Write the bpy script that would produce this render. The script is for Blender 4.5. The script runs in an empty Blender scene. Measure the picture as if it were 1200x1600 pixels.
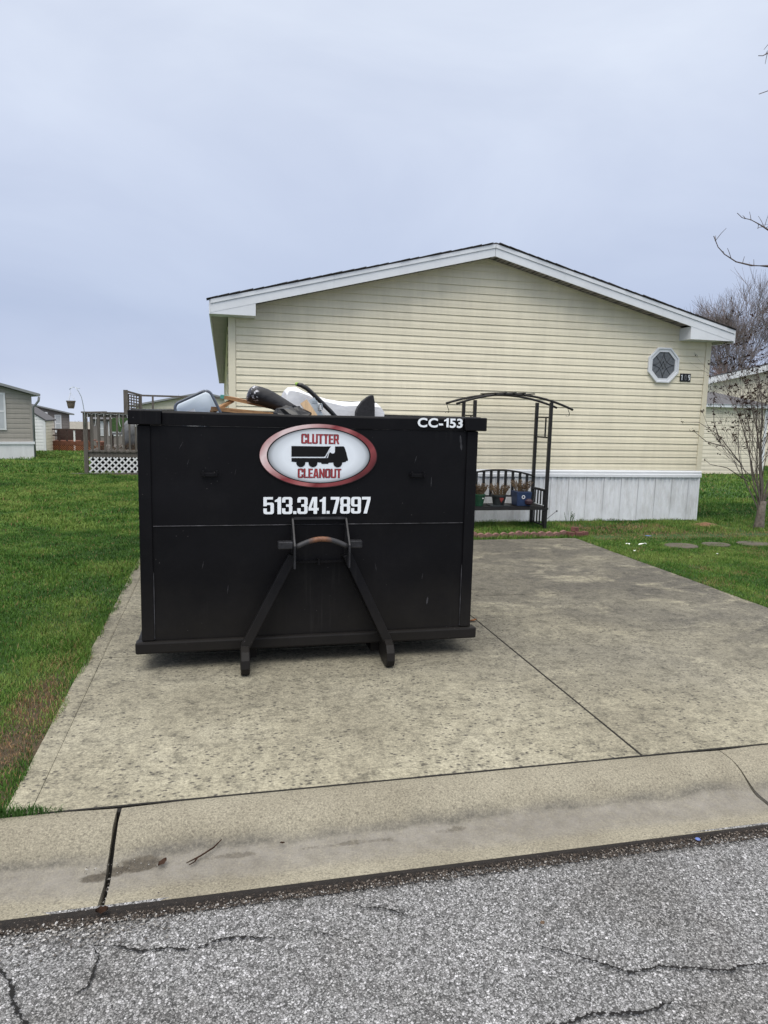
import bpy, bmesh, math, random
import numpy as np
from mathutils import Vector, Matrix, noise
R = math.radians
random.seed(7)
RNG = np.random.default_rng(11)
SC = bpy.context.scene
COL = SC.collection

# ------------------------------------------------------------------ camera
CAM_Z = 1.62
YAW, PITCH, ROLL = R(13.2), R(7.9), R(1.4)
cd = bpy.data.cameras.new('camera'); cam = bpy.data.objects.new('camera', cd); COL.objects.link(cam)
cd.sensor_fit = 'VERTICAL'; cd.sensor_height = 36.0; cd.sensor_width = 27.0
cd.lens = 1110 / 1600 * 36.0
cd.clip_start = 0.05; cd.clip_end = 3000
f_ = Vector((math.sin(YAW) * math.cos(PITCH), math.cos(YAW) * math.cos(PITCH), -math.sin(PITCH)))
r_ = Vector((math.cos(YAW), -math.sin(YAW), 0)); u_ = r_.cross(f_)
r2 = math.cos(ROLL) * r_ + math.sin(ROLL) * u_
u2 = -math.sin(ROLL) * r_ + math.cos(ROLL) * u_
m = Matrix.Identity(4)
for i in range(3):
    m[i][0] = r2[i]; m[i][1] = u2[i]; m[i][2] = -f_[i]
m.translation = (0, 0, CAM_Z)
cam.matrix_world = m
SC.camera = cam

# ------------------------------------------------------------------ light
SUN_EL, SUN_AZ = R(62), R(208)          # azimuth clockwise from +Y
world = bpy.data.worlds.new('World'); SC.world = world; world.use_nodes = True
nt = world.node_tree; nt.nodes.clear()
def wn(t, **k):
    n = nt.nodes.new(t)
    for a, b in k.items(): setattr(n, a, b)
    return n
sky = wn('ShaderNodeTexSky', sky_type='NISHITA', sun_disc=False, sun_elevation=SUN_EL, sun_rotation=SUN_AZ)
bg1 = wn('ShaderNodeBackground'); bg1.inputs['Strength'].default_value = 0.05
nt.links.new(sky.outputs[0], bg1.inputs[0])
tc = wn('ShaderNodeTexCoord'); sep = wn('ShaderNodeSeparateXYZ')
nt.links.new(tc.outputs['Generated'], sep.inputs[0])
gr = wn('ShaderNodeValToRGB')                      # overcast deck: brighter toward the zenith
cr = gr.color_ramp; cr.elements[0].position = 0.0; cr.elements[0].color = (.47, .525, .645, 1)
cr.elements[1].position = 1.0; cr.elements[1].color = (1.62, 1.58, 1.52, 1)
for p, c in ((.05, (.40, .455, .595)), (.12, (.365, .425, .565)), (.30, (.455, .51, .635)), (.50, (.555, .605, .70)), (.75, (1.12, 1.12, 1.12))):
    e = cr.elements.new(p); e.color = (*c, 1)
nt.links.new(sep.outputs['Z'], gr.inputs[0])
mp = wn('ShaderNodeMapping'); mp.inputs['Scale'].default_value = (1.0, 1.0, 2.4)
nt.links.new(tc.outputs['Generated'], mp.inputs[0])
nz = wn('ShaderNodeTexNoise'); nz.inputs['Scale'].default_value = 1.7; nz.inputs['Detail'].default_value = 5
nz.inputs['Roughness'].default_value = .55; nz.inputs['Distortion'].default_value = .6
nt.links.new(mp.outputs[0], nz.inputs['Vector'])
nr = wn('ShaderNodeValToRGB'); nr.color_ramp.elements[0].position = .3; nr.color_ramp.elements[1].position = .7
nr.color_ramp.elements[0].color = (.88, .89, .925, 1); nr.color_ramp.elements[1].color = (1.09, 1.08, 1.06, 1)
nt.links.new(nz.outputs[0], nr.inputs[0])
mul = wn('ShaderNodeMixRGB', blend_type='MULTIPLY'); mul.inputs[0].default_value = 1
nt.links.new(gr.outputs[0], mul.inputs[1]); nt.links.new(nr.outputs[0], mul.inputs[2])
bg2 = wn('ShaderNodeBackground'); bg2.inputs['Strength'].default_value = 1.0
nt.links.new(mul.outputs[0], bg2.inputs[0])
add = wn('ShaderNodeMixShader'); add.inputs[0].default_value = 0.94
nt.links.new(bg1.outputs[0], add.inputs[1]); nt.links.new(bg2.outputs[0], add.inputs[2])
out = wn('ShaderNodeOutputWorld'); nt.links.new(add.outputs[0], out.inputs[0])

sd = bpy.data.lights.new('sun', 'SUN'); sun = bpy.data.objects.new('sun', sd); COL.objects.link(sun)
sd.energy = 1.5; sd.angle = R(40); sd.color = (1.0, .965, .90)
sdir = Vector((math.sin(SUN_AZ) * math.cos(SUN_EL), math.cos(SUN_AZ) * math.cos(SUN_EL), math.sin(SUN_EL)))
sun.rotation_euler = sdir.to_track_quat('Z', 'Y').to_euler()
sun.location = (0, -5, 20)
vs = SC.view_settings
vs.view_transform = 'Standard'; vs.look = 'None'; vs.exposure = 0.48; vs.gamma = 1.0; vs.use_curve_mapping = False
SC.display_settings.display_device = 'sRGB'

# ------------------------------------------------------------------ materials
class NT:
    def __init__(s, name):
        s.m = bpy.data.materials.new(name); s.m.use_nodes = True
        s.t = s.m.node_tree; s.b = s.t.nodes['Principled BSDF']
        s._pos = None
    def n(s, t, **k):
        x = s.t.nodes.new(t)
        for a, b in k.items(): setattr(x, a, b)
        return x
    def l(s, a, b): s.t.links.new(a, b)
    def pos(s):
        if s._pos is None: s._pos = s.n('ShaderNodeNewGeometry').outputs['Position']
        return s._pos
    def obj(s): return s.n('ShaderNodeTexCoord').outputs['Object']
    def mapped(s, v, scale):
        mm = s.n('ShaderNodeMapping'); mm.inputs['Scale'].default_value = scale
        s.l(v, mm.inputs[0]); return mm.outputs[0]
    def noise(s, scale, detail=4, rough=.55, vec=None, dist=0):
        x = s.n('ShaderNodeTexNoise'); x.inputs['Scale'].default_value = scale
        x.inputs['Detail'].default_value = detail; x.inputs['Roughness'].default_value = rough
        x.inputs['Distortion'].default_value = dist
        s.l(vec or s.pos(), x.inputs['Vector']); return x.outputs[0]
    def vor(s, scale, feature='F1', vec=None, out='Distance'):
        x = s.n('ShaderNodeTexVoronoi', feature=feature); x.inputs['Scale'].default_value = scale
        s.l(vec or s.pos(), x.inputs['Vector']); return x.outputs[out]
    def ramp(s, v, stops, interp='LINEAR'):
        x = s.n('ShaderNodeValToRGB'); x.color_ramp.interpolation = interp
        while len(x.color_ramp.elements) < len(stops): x.color_ramp.elements.new(.5)
        for e, (p, c) in zip(x.color_ramp.elements, stops):
            e.position = p; e.color = (c, c, c, 1) if isinstance(c, (int, float)) else (*c, 1)
        s.l(v, x.inputs[0]); return x.outputs[0]
    def mix(s, f, a, b, mode='MIX'):
        x = s.n('ShaderNodeMixRGB', blend_type=mode)
        for sock, v in zip(x.inputs, (f, a, b)):
            if isinstance(v, (int, float)): sock.default_value = v if sock.type == 'VALUE' else (v, v, v, 1)
            elif isinstance(v, tuple): sock.default_value = (*v, 1)
            else: s.l(v, sock)
        return x.outputs[0]
    def math(s, op, a, b=0.0, clamp=False):
        x = s.n('ShaderNodeMath', operation=op); x.use_clamp = clamp
        for sock, v in zip(x.inputs, (a, b)):
            if isinstance(v, (int, float)): sock.default_value = v
            else: s.l(v, sock)
        return x.outputs[0]
    def bump(s, h, strength=.3, dist=.01):
        x = s.n('ShaderNodeBump'); x.inputs['Strength'].default_value = strength
        x.inputs['Distance'].default_value = dist
        s.l(h, x.inputs['Height']); s.l(x.outputs[0], s.b.inputs['Normal'])
    def col(s, c):
        if isinstance(c, tuple): s.b.inputs['Base Color'].default_value = (*c, 1)
        else: s.l(c, s.b.inputs['Base Color'])
    def rough(s, r):
        if isinstance(r, (int, float)): s.b.inputs['Roughness'].default_value = r
        else: s.l(r, s.b.inputs['Roughness'])

def simple(name, c, rough=.6, var=.15, scale=6, metal=0.0, bump=0.0, bscale=60, spec=.5, stretch=None):
    k = NT(name)
    v = k.mapped(k.pos(), stretch) if stretch else k.pos()
    n = k.noise(scale, 6, .6, v)
    lo = tuple(x * (1 - var) for x in c); hi = tuple(min(1, x * (1 + var)) for x in c)
    k.col(k.ramp(n, [(.3, lo), (.7, hi)])); k.rough(rough)
    k.b.inputs['Metallic'].default_value = metal
    k.b.inputs['Specular IOR Level'].default_value = spec
    if bump: k.bump(k.noise(bscale, 4, .6, v), bump, .004)
    return k.m

M = {}
def make_materials():
    # concrete of the driveway
    k = NT('driveway_concrete')
    base = k.ramp(k.noise(1.1, 8, .62), [(.28, (.235, .213, .155)), (.5, (.315, .29, .213)), (.72, (.395, .367, .28))])
    grime = k.ramp(k.noise(.75, 6, .65, dist=.8), [(.36, 0.0), (.56, 1.0)])
    sepn = k.n('ShaderNodeSeparateXYZ'); k.l(k.pos(), sepn.inputs[0])
    right = k.n('ShaderNodeMapRange'); right.inputs[1].default_value = 1.2; right.inputs[2].default_value = 3.2
    k.l(sepn.outputs['X'], right.inputs[0])
    far = k.n('ShaderNodeMapRange'); far.inputs[1].default_value = 2.95; far.inputs[2].default_value = 4.7
    k.l(sepn.outputs['Y'], far.inputs[0])
    wgt = k.math('MULTIPLY', k.math('ADD', k.math('MULTIPLY', right.outputs[0], .55), .47), k.math('ADD', k.math('MULTIPLY', far.outputs[0], .9), .1))
    gm = k.math('MULTIPLY', k.math('ADD', k.math('MULTIPLY', grime, .45), .58), wgt, True)
    light = k.ramp(k.noise(1.9, 7, .75, k.mapped(k.pos(), (.7, 1.2, 1)), dist=.6), [(.52, 0.0), (.66, .8)])
    gm = k.math('MULTIPLY', gm, k.math('SUBTRACT', 1.0, light))
    c = k.mix(k.math('MULTIPLY', gm, .88), base, (.075, .069, .060))
    mott = k.ramp(k.noise(9, 8, .8), [(.34, .36), (.50, .98), (.70, 1.25)])
    c = k.mix(.85, c, mott, 'MULTIPLY')
    mott2 = k.ramp(k.noise(34, 6, .75, k.mapped(k.pos(), (.75, 1, 1))), [(.34, .52), (.50, 1.0), (.68, 1.2)])
    c = k.mix(.75, c, mott2, 'MULTIPLY')
    # pop-outs and pits
    pv = k.mapped(k.pos(), (1.0, 1.35, 1.0))
    warp = k.n('ShaderNodeMixRGB'); warp.inputs[0].default_value = .035
    k.l(pv, warp.inputs[1]); nn = k.n('ShaderNodeTexNoise'); nn.inputs['Scale'].default_value = 30; k.l(k.pos(), nn.inputs['Vector']); k.l(nn.outputs[1], warp.inputs[2])
    pit = k.ramp(k.vor(31, vec=warp.outputs[0]), [(.16, 1.0), (.36, 0.0)])
    pmask = k.ramp(k.noise(2.1, 5, .65), [(.36, .1), (.50, 1.0)])
    psel = k.ramp(k.vor(31, out='Color', vec=warp.outputs[0]), [(.40, 0.0), (.48, 1.0)])
    pmask = k.math('MULTIPLY', pmask, psel)
    p1 = k.math('MULTIPLY', pit, pmask)
    c = k.mix(k.math('MULTIPLY', p1, .92), c, (.060, .055, .047))
    fine = k.ramp(k.noise(85, 4, .85), [(.32, .40), (.5, 1.0), (.68, 1.6)])
    c = k.mix(.75, c, fine, 'MULTIPLY')
    sp = k.ramp(k.vor(95, out='Color'), [(.86, 0.0), (.93, 1.0)])
    c = k.mix(k.math('MULTIPLY', sp, .35), c, (.06, .055, .05))
    k.col(c); k.rough(.88)
    h = k.math('SUBTRACT', k.noise(140, 4, .7), k.math('MULTIPLY', p1, 1.2))
    k.bump(h, .55, .006); M['drive'] = k.m

    # exposed-aggregate kerb
    k = NT('kerb_concrete')
    base = k.ramp(k.noise(2.2, 7, .6), [(.3, (.195, .175, .130)), (.7, (.275, .252, .192))])
    agg = k.ramp(k.noise(120, 5, .85), [(.32, .30), (.48, 1.0), (.66, 1.75)])
    c = k.mix(.85, base, agg, 'MULTIPLY')
    v = k.ramp(k.vor(120, out='Color'), [(.80, 0.0), (.9, 1.0)])
    c = k.mix(k.math('MULTIPLY', v, .45), c, (.09, .075, .06))
    s2 = k.n('ShaderNodeSeparateXYZ'); k.l(k.pos(), s2.inputs[0])
    wob = k.math('ADD', s2.outputs['Y'], k.math('MULTIPLY', k.math('SUBTRACT', k.noise(3.2, 6, .65), .5), .09))
    flow = k.ramp(wob, [(.0, 0.0), (.1, 0.0), (.5, 1.0), (1.0, 0.0)])
    mr = k.n('ShaderNodeMapRange'); mr.inputs[1].default_value = 2.45; mr.inputs[2].default_value = 2.70; k.l(wob, mr.inputs[0])
    flow = k.ramp(mr.outputs[0], [(0.0, 0.0), (.22, .75), (.5, 1.0), (.74, .9), (.92, 0.0)])
    c = k.mix(k.math('MULTIPLY', flow, k.ramp(k.noise(38, 5, .8), [(.3, .45), (.6, .85)])), c, k.ramp(k.noise(14, 5, .6), [(.3, (.145, .133, .118)), (.7, (.235, .22, .20))]))
    mr2 = k.n('ShaderNodeMapRange'); mr2.inputs[1].default_value = 2.635; mr2.inputs[2].default_value = 2.705; k.l(wob, mr2.inputs[0])
    toe = k.ramp(mr2.outputs[0], [(0.0, 0.0), (.22, 1.0), (1.0, 0.0)])
    tm = k.math('MULTIPLY', toe, k.ramp(k.noise(2.6, 6, .7), [(.36, .1), (.55, .85)]))
    tm = k.math('MULTIPLY', tm, k.ramp(k.noise(55, 5, .8), [(.36, .25), (.58, 1.0)]))
    c = k.mix(tm, c, (.075, .07, .06))
    for px, py, rx, ry in ((-.30, 2.615, .10, .040), (-.455, 2.575, .055, .028), (-.385, 2.60, .05, .03), (.02, 2.605, .16, .020), (.52, 2.60, .22, .018), (.95, 2.61, .08, .020)):
        dx = k.math('DIVIDE', k.math('SUBTRACT', s2.outputs['X'], px), rx); dy = k.math('DIVIDE', k.math('SUBTRACT', s2.outputs['Y'], py), ry)
        dd = k.math('ADD', k.math('MULTIPLY', dx, dx), k.math('MULTIPLY', dy, dy))
        dd = k.math('ADD', dd, k.math('MULTIPLY', k.math('SUBTRACT', k.noise(26, 8, .78), .5), 2.2))
        if px > 0: dd = k.math('ADD', dd, k.math('MULTIPLY', k.math('SUBTRACT', k.noise(11, 8, .8), .42), 5.0))
        c = k.mix(k.math('MULTIPLY', k.ramp(dd, [(.45, 1.0), (1.05, 0.0)]), .85 if px < 0 else .5), c, k.ramp(k.noise(60, 5, .8), [(.35, (.032, .026, .018)), (.7, (.10, .083, .06))]))
    k.col(c); k.rough(.9)
    k.bump(k.noise(170, 4, .75), .55, .006); M['kerb'] = k.m

    # worn asphalt with pale chips
    k = NT('asphalt')
    cellc = k.vor(108, out='Color'); d = k.vor(108, feature='DISTANCE_TO_EDGE')
    bw = k.n('ShaderNodeRGBToBW'); k.l(cellc, bw.inputs[0])
    chip = k.ramp(bw.outputs[0], [(.12, (.085, .083, .083)), (.32, (.19, .187, .188)), (.52, (.31, .306, .31)), (.70, (.45, .445, .455)), (.88, (.64, .635, .65))])
    cell2 = k.vor(170, out='Color'); bw2 = k.n('ShaderNodeRGBToBW'); k.l(cell2, bw2.inputs[0])
    grit = k.ramp(bw2.outputs[0], [(.22, .05), (.48, .15), (.78, .42)])
    sel = k.ramp(k.noise(75, 3, .7), [(.47, 0.0), (.57, 1.0)])
    c = k.mix(sel, grit, chip)
    gap = k.ramp(d, [(.02, 1.0), (.12, 0.0)])
    c = k.mix(k.math('MULTIPLY', gap, .8), c, (.03, .029, .028))
    big = k.ramp(k.noise(1.6, 6, .65), [(.3, (.72, .705, .68)), (.5, (1.0, 1.0, 1.0)), (.7, (1.12, 1.12, 1.12))])
    c = k.mix(1.0, c, big, 'MULTIPLY')
    k.col(c); k.rough(.85)
    hh = k.math('ADD', k.math('MULTIPLY', d, 1.6), k.math('MULTIPLY', bw.outputs[0], .5))
    k.bump(hh, .6, .009); M['asphalt'] = k.m

    k = NT('crack_dirt'); k.col(k.ramp(k.noise(120, 4, .8), [(.3, (.002, .0018, .0016)), (.66, (.008, .007, .006)), (.85, (.05, .045, .04))])); k.rough(.95)
    k.bump(k.noise(150, 3, .7), .8, .008); M['crack'] = k.m
    k = NT('edge_dirt'); k.col(k.ramp(k.noise(60, 6, .85), [(.34, (.004, .003, .0025)), (.58, (.018, .013, .010)), (.72, (.05, .04, .032)), (.82, (.20, .18, .16))])); k.rough(.95)
    k.bump(k.noise(110, 4, .7), .9, .012); M['edge_dirt'] = k.m
    k = NT('crumb'); k.col(k.ramp(k.n('ShaderNodeNewGeometry').outputs['Random Per Island'], [(.0, (.008, .006, .005)), (.6, (.035, .026, .020)), (.88, (.085, .066, .052)), (1.0, (.28, .25, .22))])); k.rough(.95); M['crumb'] = k.m
    k = NT('pebble'); k.col(k.ramp(k.n('ShaderNodeNewGeometry').outputs['Random Per Island'], [(.0, (.03, .026, .022)), (.45, (.09, .08, .07)), (.72, (.24, .23, .215)), (1.0, (.52, .51, .50))])); k.rough(.85); M['pebble'] = k.m
    M['joint'] = simple('joint_filler', (.010, .009, .0075), .95, .4, 50, bump=.5)
    M['wet'] = simple('damp_silt', (.075, .062, .046), .55, .35, 30)

    # soil + lawn base
    k = NT('lawn_soil')
    g = k.ramp(k.noise(.55, 7, .68), [(.3, (.022, .060, .012)), (.52, (.04, .095, .018)), (.72, (.075, .13, .028))])
    g2 = k.ramp(k.noise(7, 6, .7), [(.3, .55), (.7, 1.35)])
    g = k.mix(.9, g, g2, 'MULTIPLY')
    bare = k.ramp(k.noise(1.3, 7, .7), [(.60, 0.0), (.72, 1.0)])
    g = k.mix(k.math('MULTIPLY', bare, .7), g, (.085, .06, .032))
    s3 = k.n('ShaderNodeSeparateXYZ'); k.l(k.pos(), s3.inputs[0])
    def spot(cx, cy, rx, ry):
        dx = k.math('DIVIDE', k.math('SUBTRACT', s3.outputs['X'], cx), rx); dy = k.math('DIVIDE', k.math('SUBTRACT', s3.outputs['Y'], cy), ry)
        dd = k.math('ADD', k.math('MULTIPLY', dx, dx), k.math('MULTIPLY', dy, dy))
        return k.ramp(k.math('ADD', dd, k.math('SUBTRACT', k.noise(6, 5, .7), .5)), [(.6, 1.0), (1.0, 0.0)])
    soil = k.ramp(k.noise(22, 6, .75), [(.3, (.045, .03, .018)), (.6, (.11, .072, .042)), (.78, (.20, .14, .085))])
    for a4 in ((-.98, 3.7, .18, .9), (6.2, 9.35, 1.6, .42), (4.0, 9.4, 2.0, .5)): g = k.mix(k.math('MULTIPLY', spot(*a4), .9), g, soil)
    k.col(g); k.rough(.95); k.bump(k.noise(25, 6, .75), .8, .05); M['lawn'] = k.m
    # grass blades: species colour varies blade by blade
    k = NT('grass_blade')
    at = k.n('ShaderNodeAttribute', attribute_name='tint')
    gc = k.ramp(at.outputs['Fac'], [(0.0, (.018, .056, .009)), (.28, (.040, .112, .013)), (.55, (.083, .176, .023)), (.80, (.18, .255, .055)), (.86, (.34, .23, .12)), (1.0, (.24, .115, .06))])
    k.col(gc); k.rough(.6); k.b.inputs['Specular IOR Level'].default_value = .25
    M['grass'] = k.m

    # vinyl siding, trims
    def siding(name, c):
        k = NT(name)
        n = k.noise(1.0, 6, .6)
        streak = k.noise(3, 6, .7, k.mapped(k.pos(), (2.5, 2.5, .35)))
        a = k.ramp(n, [(.3, tuple(x * .93 for x in c)), (.7, tuple(min(1, x * 1.04) for x in c))])
        a = k.mix(.55, a, k.ramp(streak, [(.35, .86), (.65, 1.03)]), 'MULTIPLY')
        oi = k.n('ShaderNodeObjectInfo')
        a = k.mix(.6, a, k.ramp(oi.outputs['Random'], [(0, .95), (1, 1.03)]), 'MULTIPLY')
        k.col(a); k.rough(.55); k.b.inputs['Specular IOR Level'].default_value = .3
        k.bump(k.noise(22, 5, .6, k.mapped(k.pos(), (.5, .5, 6))), .12, .004)
        return k.m
    M['cream'] = siding('cream_vinyl', (.84, .775, .60))
    M['cream_far'] = siding('pale_cream_vinyl', (.78, .715, .58))
    M['taupe'] = siding('taupe_vinyl', (.37, .345, .31))
    M['brown_vinyl'] = siding('brown_grey_vinyl', (.235, .21, .20))
    M['white_vinyl'] = siding('white_vinyl', (.78, .79, .80))
    M['trim'] = simple('white_trim', (.74, .76, .79), .5, .05, 2.5)
    M['fascia'] = simple('fascia_white', (.70, .72, .75), .5, .07, 3)
    k = NT('skirt_vinyl')
    st = k.noise(5, 6, .65, k.mapped(k.pos(), (3, 3, .35)))
    dirt = k.ramp(k.noise(4, 6, .7, k.mapped(k.pos(), (2, 2, .8))), [(.42, 0.0), (.75, .55)])
    a = k.ramp(st, [(.3, (.765, .78, .805)), (.7, (.82, .835, .86))])
    k.col(k.mix(dirt, a, (.42, .41, .39))); k.rough(.5); M['skirt'] = k.m
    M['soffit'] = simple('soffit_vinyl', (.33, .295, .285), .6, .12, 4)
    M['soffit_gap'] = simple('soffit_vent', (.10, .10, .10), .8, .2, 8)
    M['shingle'] = simple('shingle', (.055, .05, .048), .95, .5, 30, bump=.8, bscale=120)
    M['grey_shingle'] = simple('grey_shingle', (.10, .098, .105), .95, .3, 20, bump=.6)
    M['tan_roof'] = simple('tan_roof', (.23, .215, .185), .9, .2, 5)
    M['gutter'] = simple('grey_gutter', (.24, .25, .255), .5, .1, 4)
    k = NT('window_glass'); k.col((.025, .03, .034)); k.rough(.08); M['glass'] = k.m
    k = NT('textured_glass'); k.col(k.ramp(k.noise(30, 4, .6), [(.35, (.09, .10, .11)), (.65, (.16, .17, .18))])); k.rough(.3)
    k.bump(k.noise(70, 3, .6), .4, .004); M['oct_glass'] = k.m
    M['lead'] = simple('lead_came', (.03, .032, .035), .5, .2, 20)
    M['blind'] = simple('window_blind', (.50, .52, .55), .6, .08, 3)

    # the black paint of the bin, scuffed
    k = NT('black_paint')
    n = k.noise(1.6, 7, .65)
    c = k.ramp(n, [(.3, (.0032, .0032, .0042)), (.7, (.0062, .0060, .0075))])
    sv = k.mapped(k.pos(), (22, 22, 2.2))
    scr = k.ramp(k.noise(1.0, 5, .75, sv), [(.70, 0.0), (.78, 1.0)])
    scm = k.ramp(k.noise(1.7, 5, .7), [(.50, 0.0), (.64, 1.0)])
    c = k.mix(k.math('MULTIPLY', k.math('MULTIPLY', scr, scm), .10), c, (.22, .22, .235))
    chipm = k.ramp(k.vor(26), [(.045, 1.0), (.075, 0.0)])
    c = k.mix(k.math('MULTIPLY', k.math('MULTIPLY', chipm, k.ramp(k.noise(2.4, 4, .7), [(.52, 0.0), (.6, 1.0)])), .45), c, (.20, .19, .19))
    dust = k.ramp(k.noise(3.4, 7, .7), [(.5, 0.0), (.85, .05)])
    c = k.mix(dust, c, (.10, .095, .09))
    sz = k.n('ShaderNodeSeparateXYZ'); k.l(k.pos(), sz.inputs[0])
    low = k.ramp(k.math('ADD', sz.outputs['Z'], k.math('MULTIPLY', k.noise(5, 6, .7), .35)), [(.20, .16), (.75, 0.0)])
    c = k.mix(low, c, (.085, .075, .06))
    drip = k.math('MULTIPLY', k.ramp(k.noise(1.0, 5, .7, k.mapped(k.pos(), (30, 30, 1.1))), [(.56, 0.0), (.72, 1.0)]), k.ramp(k.noise(1.2, 3, .6), [(.45, 0.0), (.65, .12)]))
    c = k.mix(drip, c, (.09, .088, .085))
    k.col(c)
    k.rough(k.ramp(k.noise(2.5, 6, .7), [(.3, .36), (.7, .56)]))
    k.b.inputs['Specular IOR Level'].default_value = .14
    k.bump(k.math('ADD', k.noise(1.4, 3, .5), k.math('MULTIPLY', k.noise(60, 4, .6), .06)), .25, .03); M['black'] = k.m
    k = NT('black_paint_worn_edge')
    c = k.ramp(k.noise(9, 6, .7), [(.45, (.006, .006, .008)), (.62, (.02, .02, .024)), (.8, (.08, .08, .09))])
    k.col(c); k.rough(.5); M['black_worn'] = k.m
    M['weld'] = simple('weld_scuff', (.045, .045, .052), .6, .85, 16)
    M['scuff'] = simple('primer_scuff', (.030, .030, .035), .6, .7, 30)
    k = NT('rusty_bar')
    s = k.n('ShaderNodeSeparateXYZ'); k.l(k.pos(), s.inputs[0])
    mm = k.math('ABSOLUTE', k.math('SUBTRACT', s.outputs['X'], .612))
    rf = k.ramp(k.math('ADD', mm, k.math('MULTIPLY', k.noise(18, 4, .7), .05)), [(.055, 1.0), (.10, 0.0)])
    k.col(k.mix(rf, (.03, .03, .034), k.ramp(k.noise(40, 5, .7), [(.3, (.08, .03, .015)), (.7, (.24, .11, .06))])))
    k.rough(.6); M['hook'] = k.m
    # flat printed vinyl
    M['print_white'] = simple('print_white', (.82, .86, .90), .45, .05, 9)
    M['number_grey'] = simple('number_grey', (.16, .17, .18), .5, .1, 9)
    M['print_black'] = simple('print_black', (.008, .008, .009), .55, .1, 9, spec=.15)
    M['print_red'] = simple('print_red', (.28, .028, .035), .45, .25, 14)
    M['print_dark_red'] = simple('print_dark_red', (.045, .008, .010), .5, .2, 14)
    k = NT('print_ring')
    o = k.obj(); s = k.n('ShaderNodeSeparateXYZ'); k.l(o, s.inputs[0])
    ang = k.math('ADD', k.math('ADD', k.math('MULTIPLY', s.outputs['X'], -1.15), k.math('MULTIPLY', s.outputs['Z'], 1.1)), .5)
    ang = k.math('ADD', ang, k.math('MULTIPLY', k.math('SUBTRACT', k.noise(5, 3, .5, o), .5), .35))
    k.col(k.ramp(ang, [(.05, (.10, .012, .014)), (.22, (.26, .05, .055)), (.34, (.16, .018, .022)), (.46, (.40, .13, .13)), (.60, (.22, .03, .035)), (.74, (.58, .36, .36)), (.86, (.74, .60, .60)), (1.0, (.36, .12, .12))]))
    k.rough(.4); M['ring'] = k.m

    k = NT('print_field'); s = k.n('ShaderNodeSeparateXYZ'); k.l(k.obj(), s.inputs[0])
    ex = k.math('DIVIDE', s.outputs['X'], .321); ez = k.math('DIVIDE', s.outputs['Z'], .170)
    k.col(k.ramp(k.math('ADD', k.math('MULTIPLY', ex, ex), k.math('MULTIPLY', ez, ez)), [(.50, (.76, .81, .87)), (.82, (.55, .59, .64)), (1.0, (.20, .21, .23))])); k.rough(.45); M['print_field'] = k.m
    M['iron'] = simple('black_iron', (.0085, .0075, .0075), .55, .5, 18, bump=.2)
    M['brick'] = simple('red_edger', (.21, .118, .098), .9, .35, 14, bump=.6)
    M['brick2'] = simple('dark_red_brick', (.15, .062, .052), .9, .35, 14, bump=.6)
    M['green_pot'] = simple('green_glaze', (.018, .075, .04), .35, .3, 12)
    M['black_pot'] = simple('black_glaze', (.025, .03, .032), .4, .5, 12)
    M['blue_pot'] = simple('blue_glaze', (.02, .038, .095), .4, .25, 12)
    M['wine'] = simple('dark_wine', (.035, .014, .022), .6, .3, 12)
    M['red'] = simple('red_print', (.24, .04, .035), .5, .2, 10)
    M['white'] = simple('white_plastic', (.72, .73, .75), .5, .05, 5)
    M['dry_stem'] = simple('dry_stem', (.15, .105, .06), .9, .4, 30)
    M['dry_leaf'] = simple('dry_leaf', (.11, .07, .042), .85, .5, 30)
    M['red_leaf'] = simple('russet_leaf', (.036, .021, .015), 1.0, .5, 20, spec=.05)
    M['bark'] = simple('grey_bark', (.15, .125, .105), .95, .4, 25, bump=.6)
    M['twig'] = simple('twig_bark', (.105, .082, .072), .9, .35, 14)
    M['far_bark'] = simple('far_bark', (.14, .115, .11), .95, .3, 3)
    M['far_twig'] = simple('far_twig', (.17, .135, .13), .95, .3, 2)
    M['red_twig'] = simple('red_twig', (.19, .10, .08), .95, .3, 2)
    M['old_wood'] = simple('weathered_wood', (.115, .103, .092), .9, .35, 5, bump=.4, stretch=(8, 8, .8))
    M['red_wood'] = simple('stained_wood', (.15, .055, .03), .85, .3, 5)
    M['orange_wood'] = simple('orange_lattice', (.34, .13, .06), .85, .25, 5)
    M['dark_brown'] = simple('dark_stain', (.05, .028, .022), .8, .3, 5)
    M['dark'] = simple('deck_shade_vent_black', (.012, .012, .012), .95, .3, 5)  # near-black for the painted shade under decks; also colours the vent cap
    M['cover'] = simple('grey_cover', (.13, .135, .145), .55, .4, 8)
    M['basket'] = simple('wicker_basket', (.13, .105, .08), .9, .4, 40, bump=.6)
    M['terracotta'] = simple('terracotta', (.36, .17, .12), .85, .2, 10)
    M['leafy'] = simple('weed_leaf', (.04, .09, .02), .7, .5, 18)
    # rubbish
    k = NT('clear_tote'); k.col((.70, .77, .86)); k.rough(.3)
    tr = k.n('ShaderNodeBsdfTranslucent'); tr.inputs[0].default_value = (.80, .88, .96, 1); mx = k.n('ShaderNodeMixShader'); mx.inputs[0].default_value = .55
    k.l(k.b.outputs[0], mx.inputs[1]); k.l(tr.outputs[0], mx.inputs[2]); k.l(mx.outputs[0], k.t.nodes['Material Output'].inputs[0]); M['tote'] = k.m
    M['tote_rim'] = simple('tote_rim', (.09, .105, .135), .35, .2, 10)
    k = NT('board_wood')
    w = k.noise(5, 6, .7, k.mapped(k.pos(), (1.2, 8, 14)))
    k.col(k.ramp(w, [(.3, (.15, .072, .028)), (.55, (.32, .175, .075)), (.75, (.44, .26, .12))])); k.rough(.7); M['board'] = k.m
    M['pale_wood'] = simple('pale_wood', (.60, .42, .25), .7, .18, 8, stretch=(10, 2, 1))
    M['teal'] = simple('teal_paint', (.05, .24, .20), .6, .3, 12)
    k = NT('speckled_bag')
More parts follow.
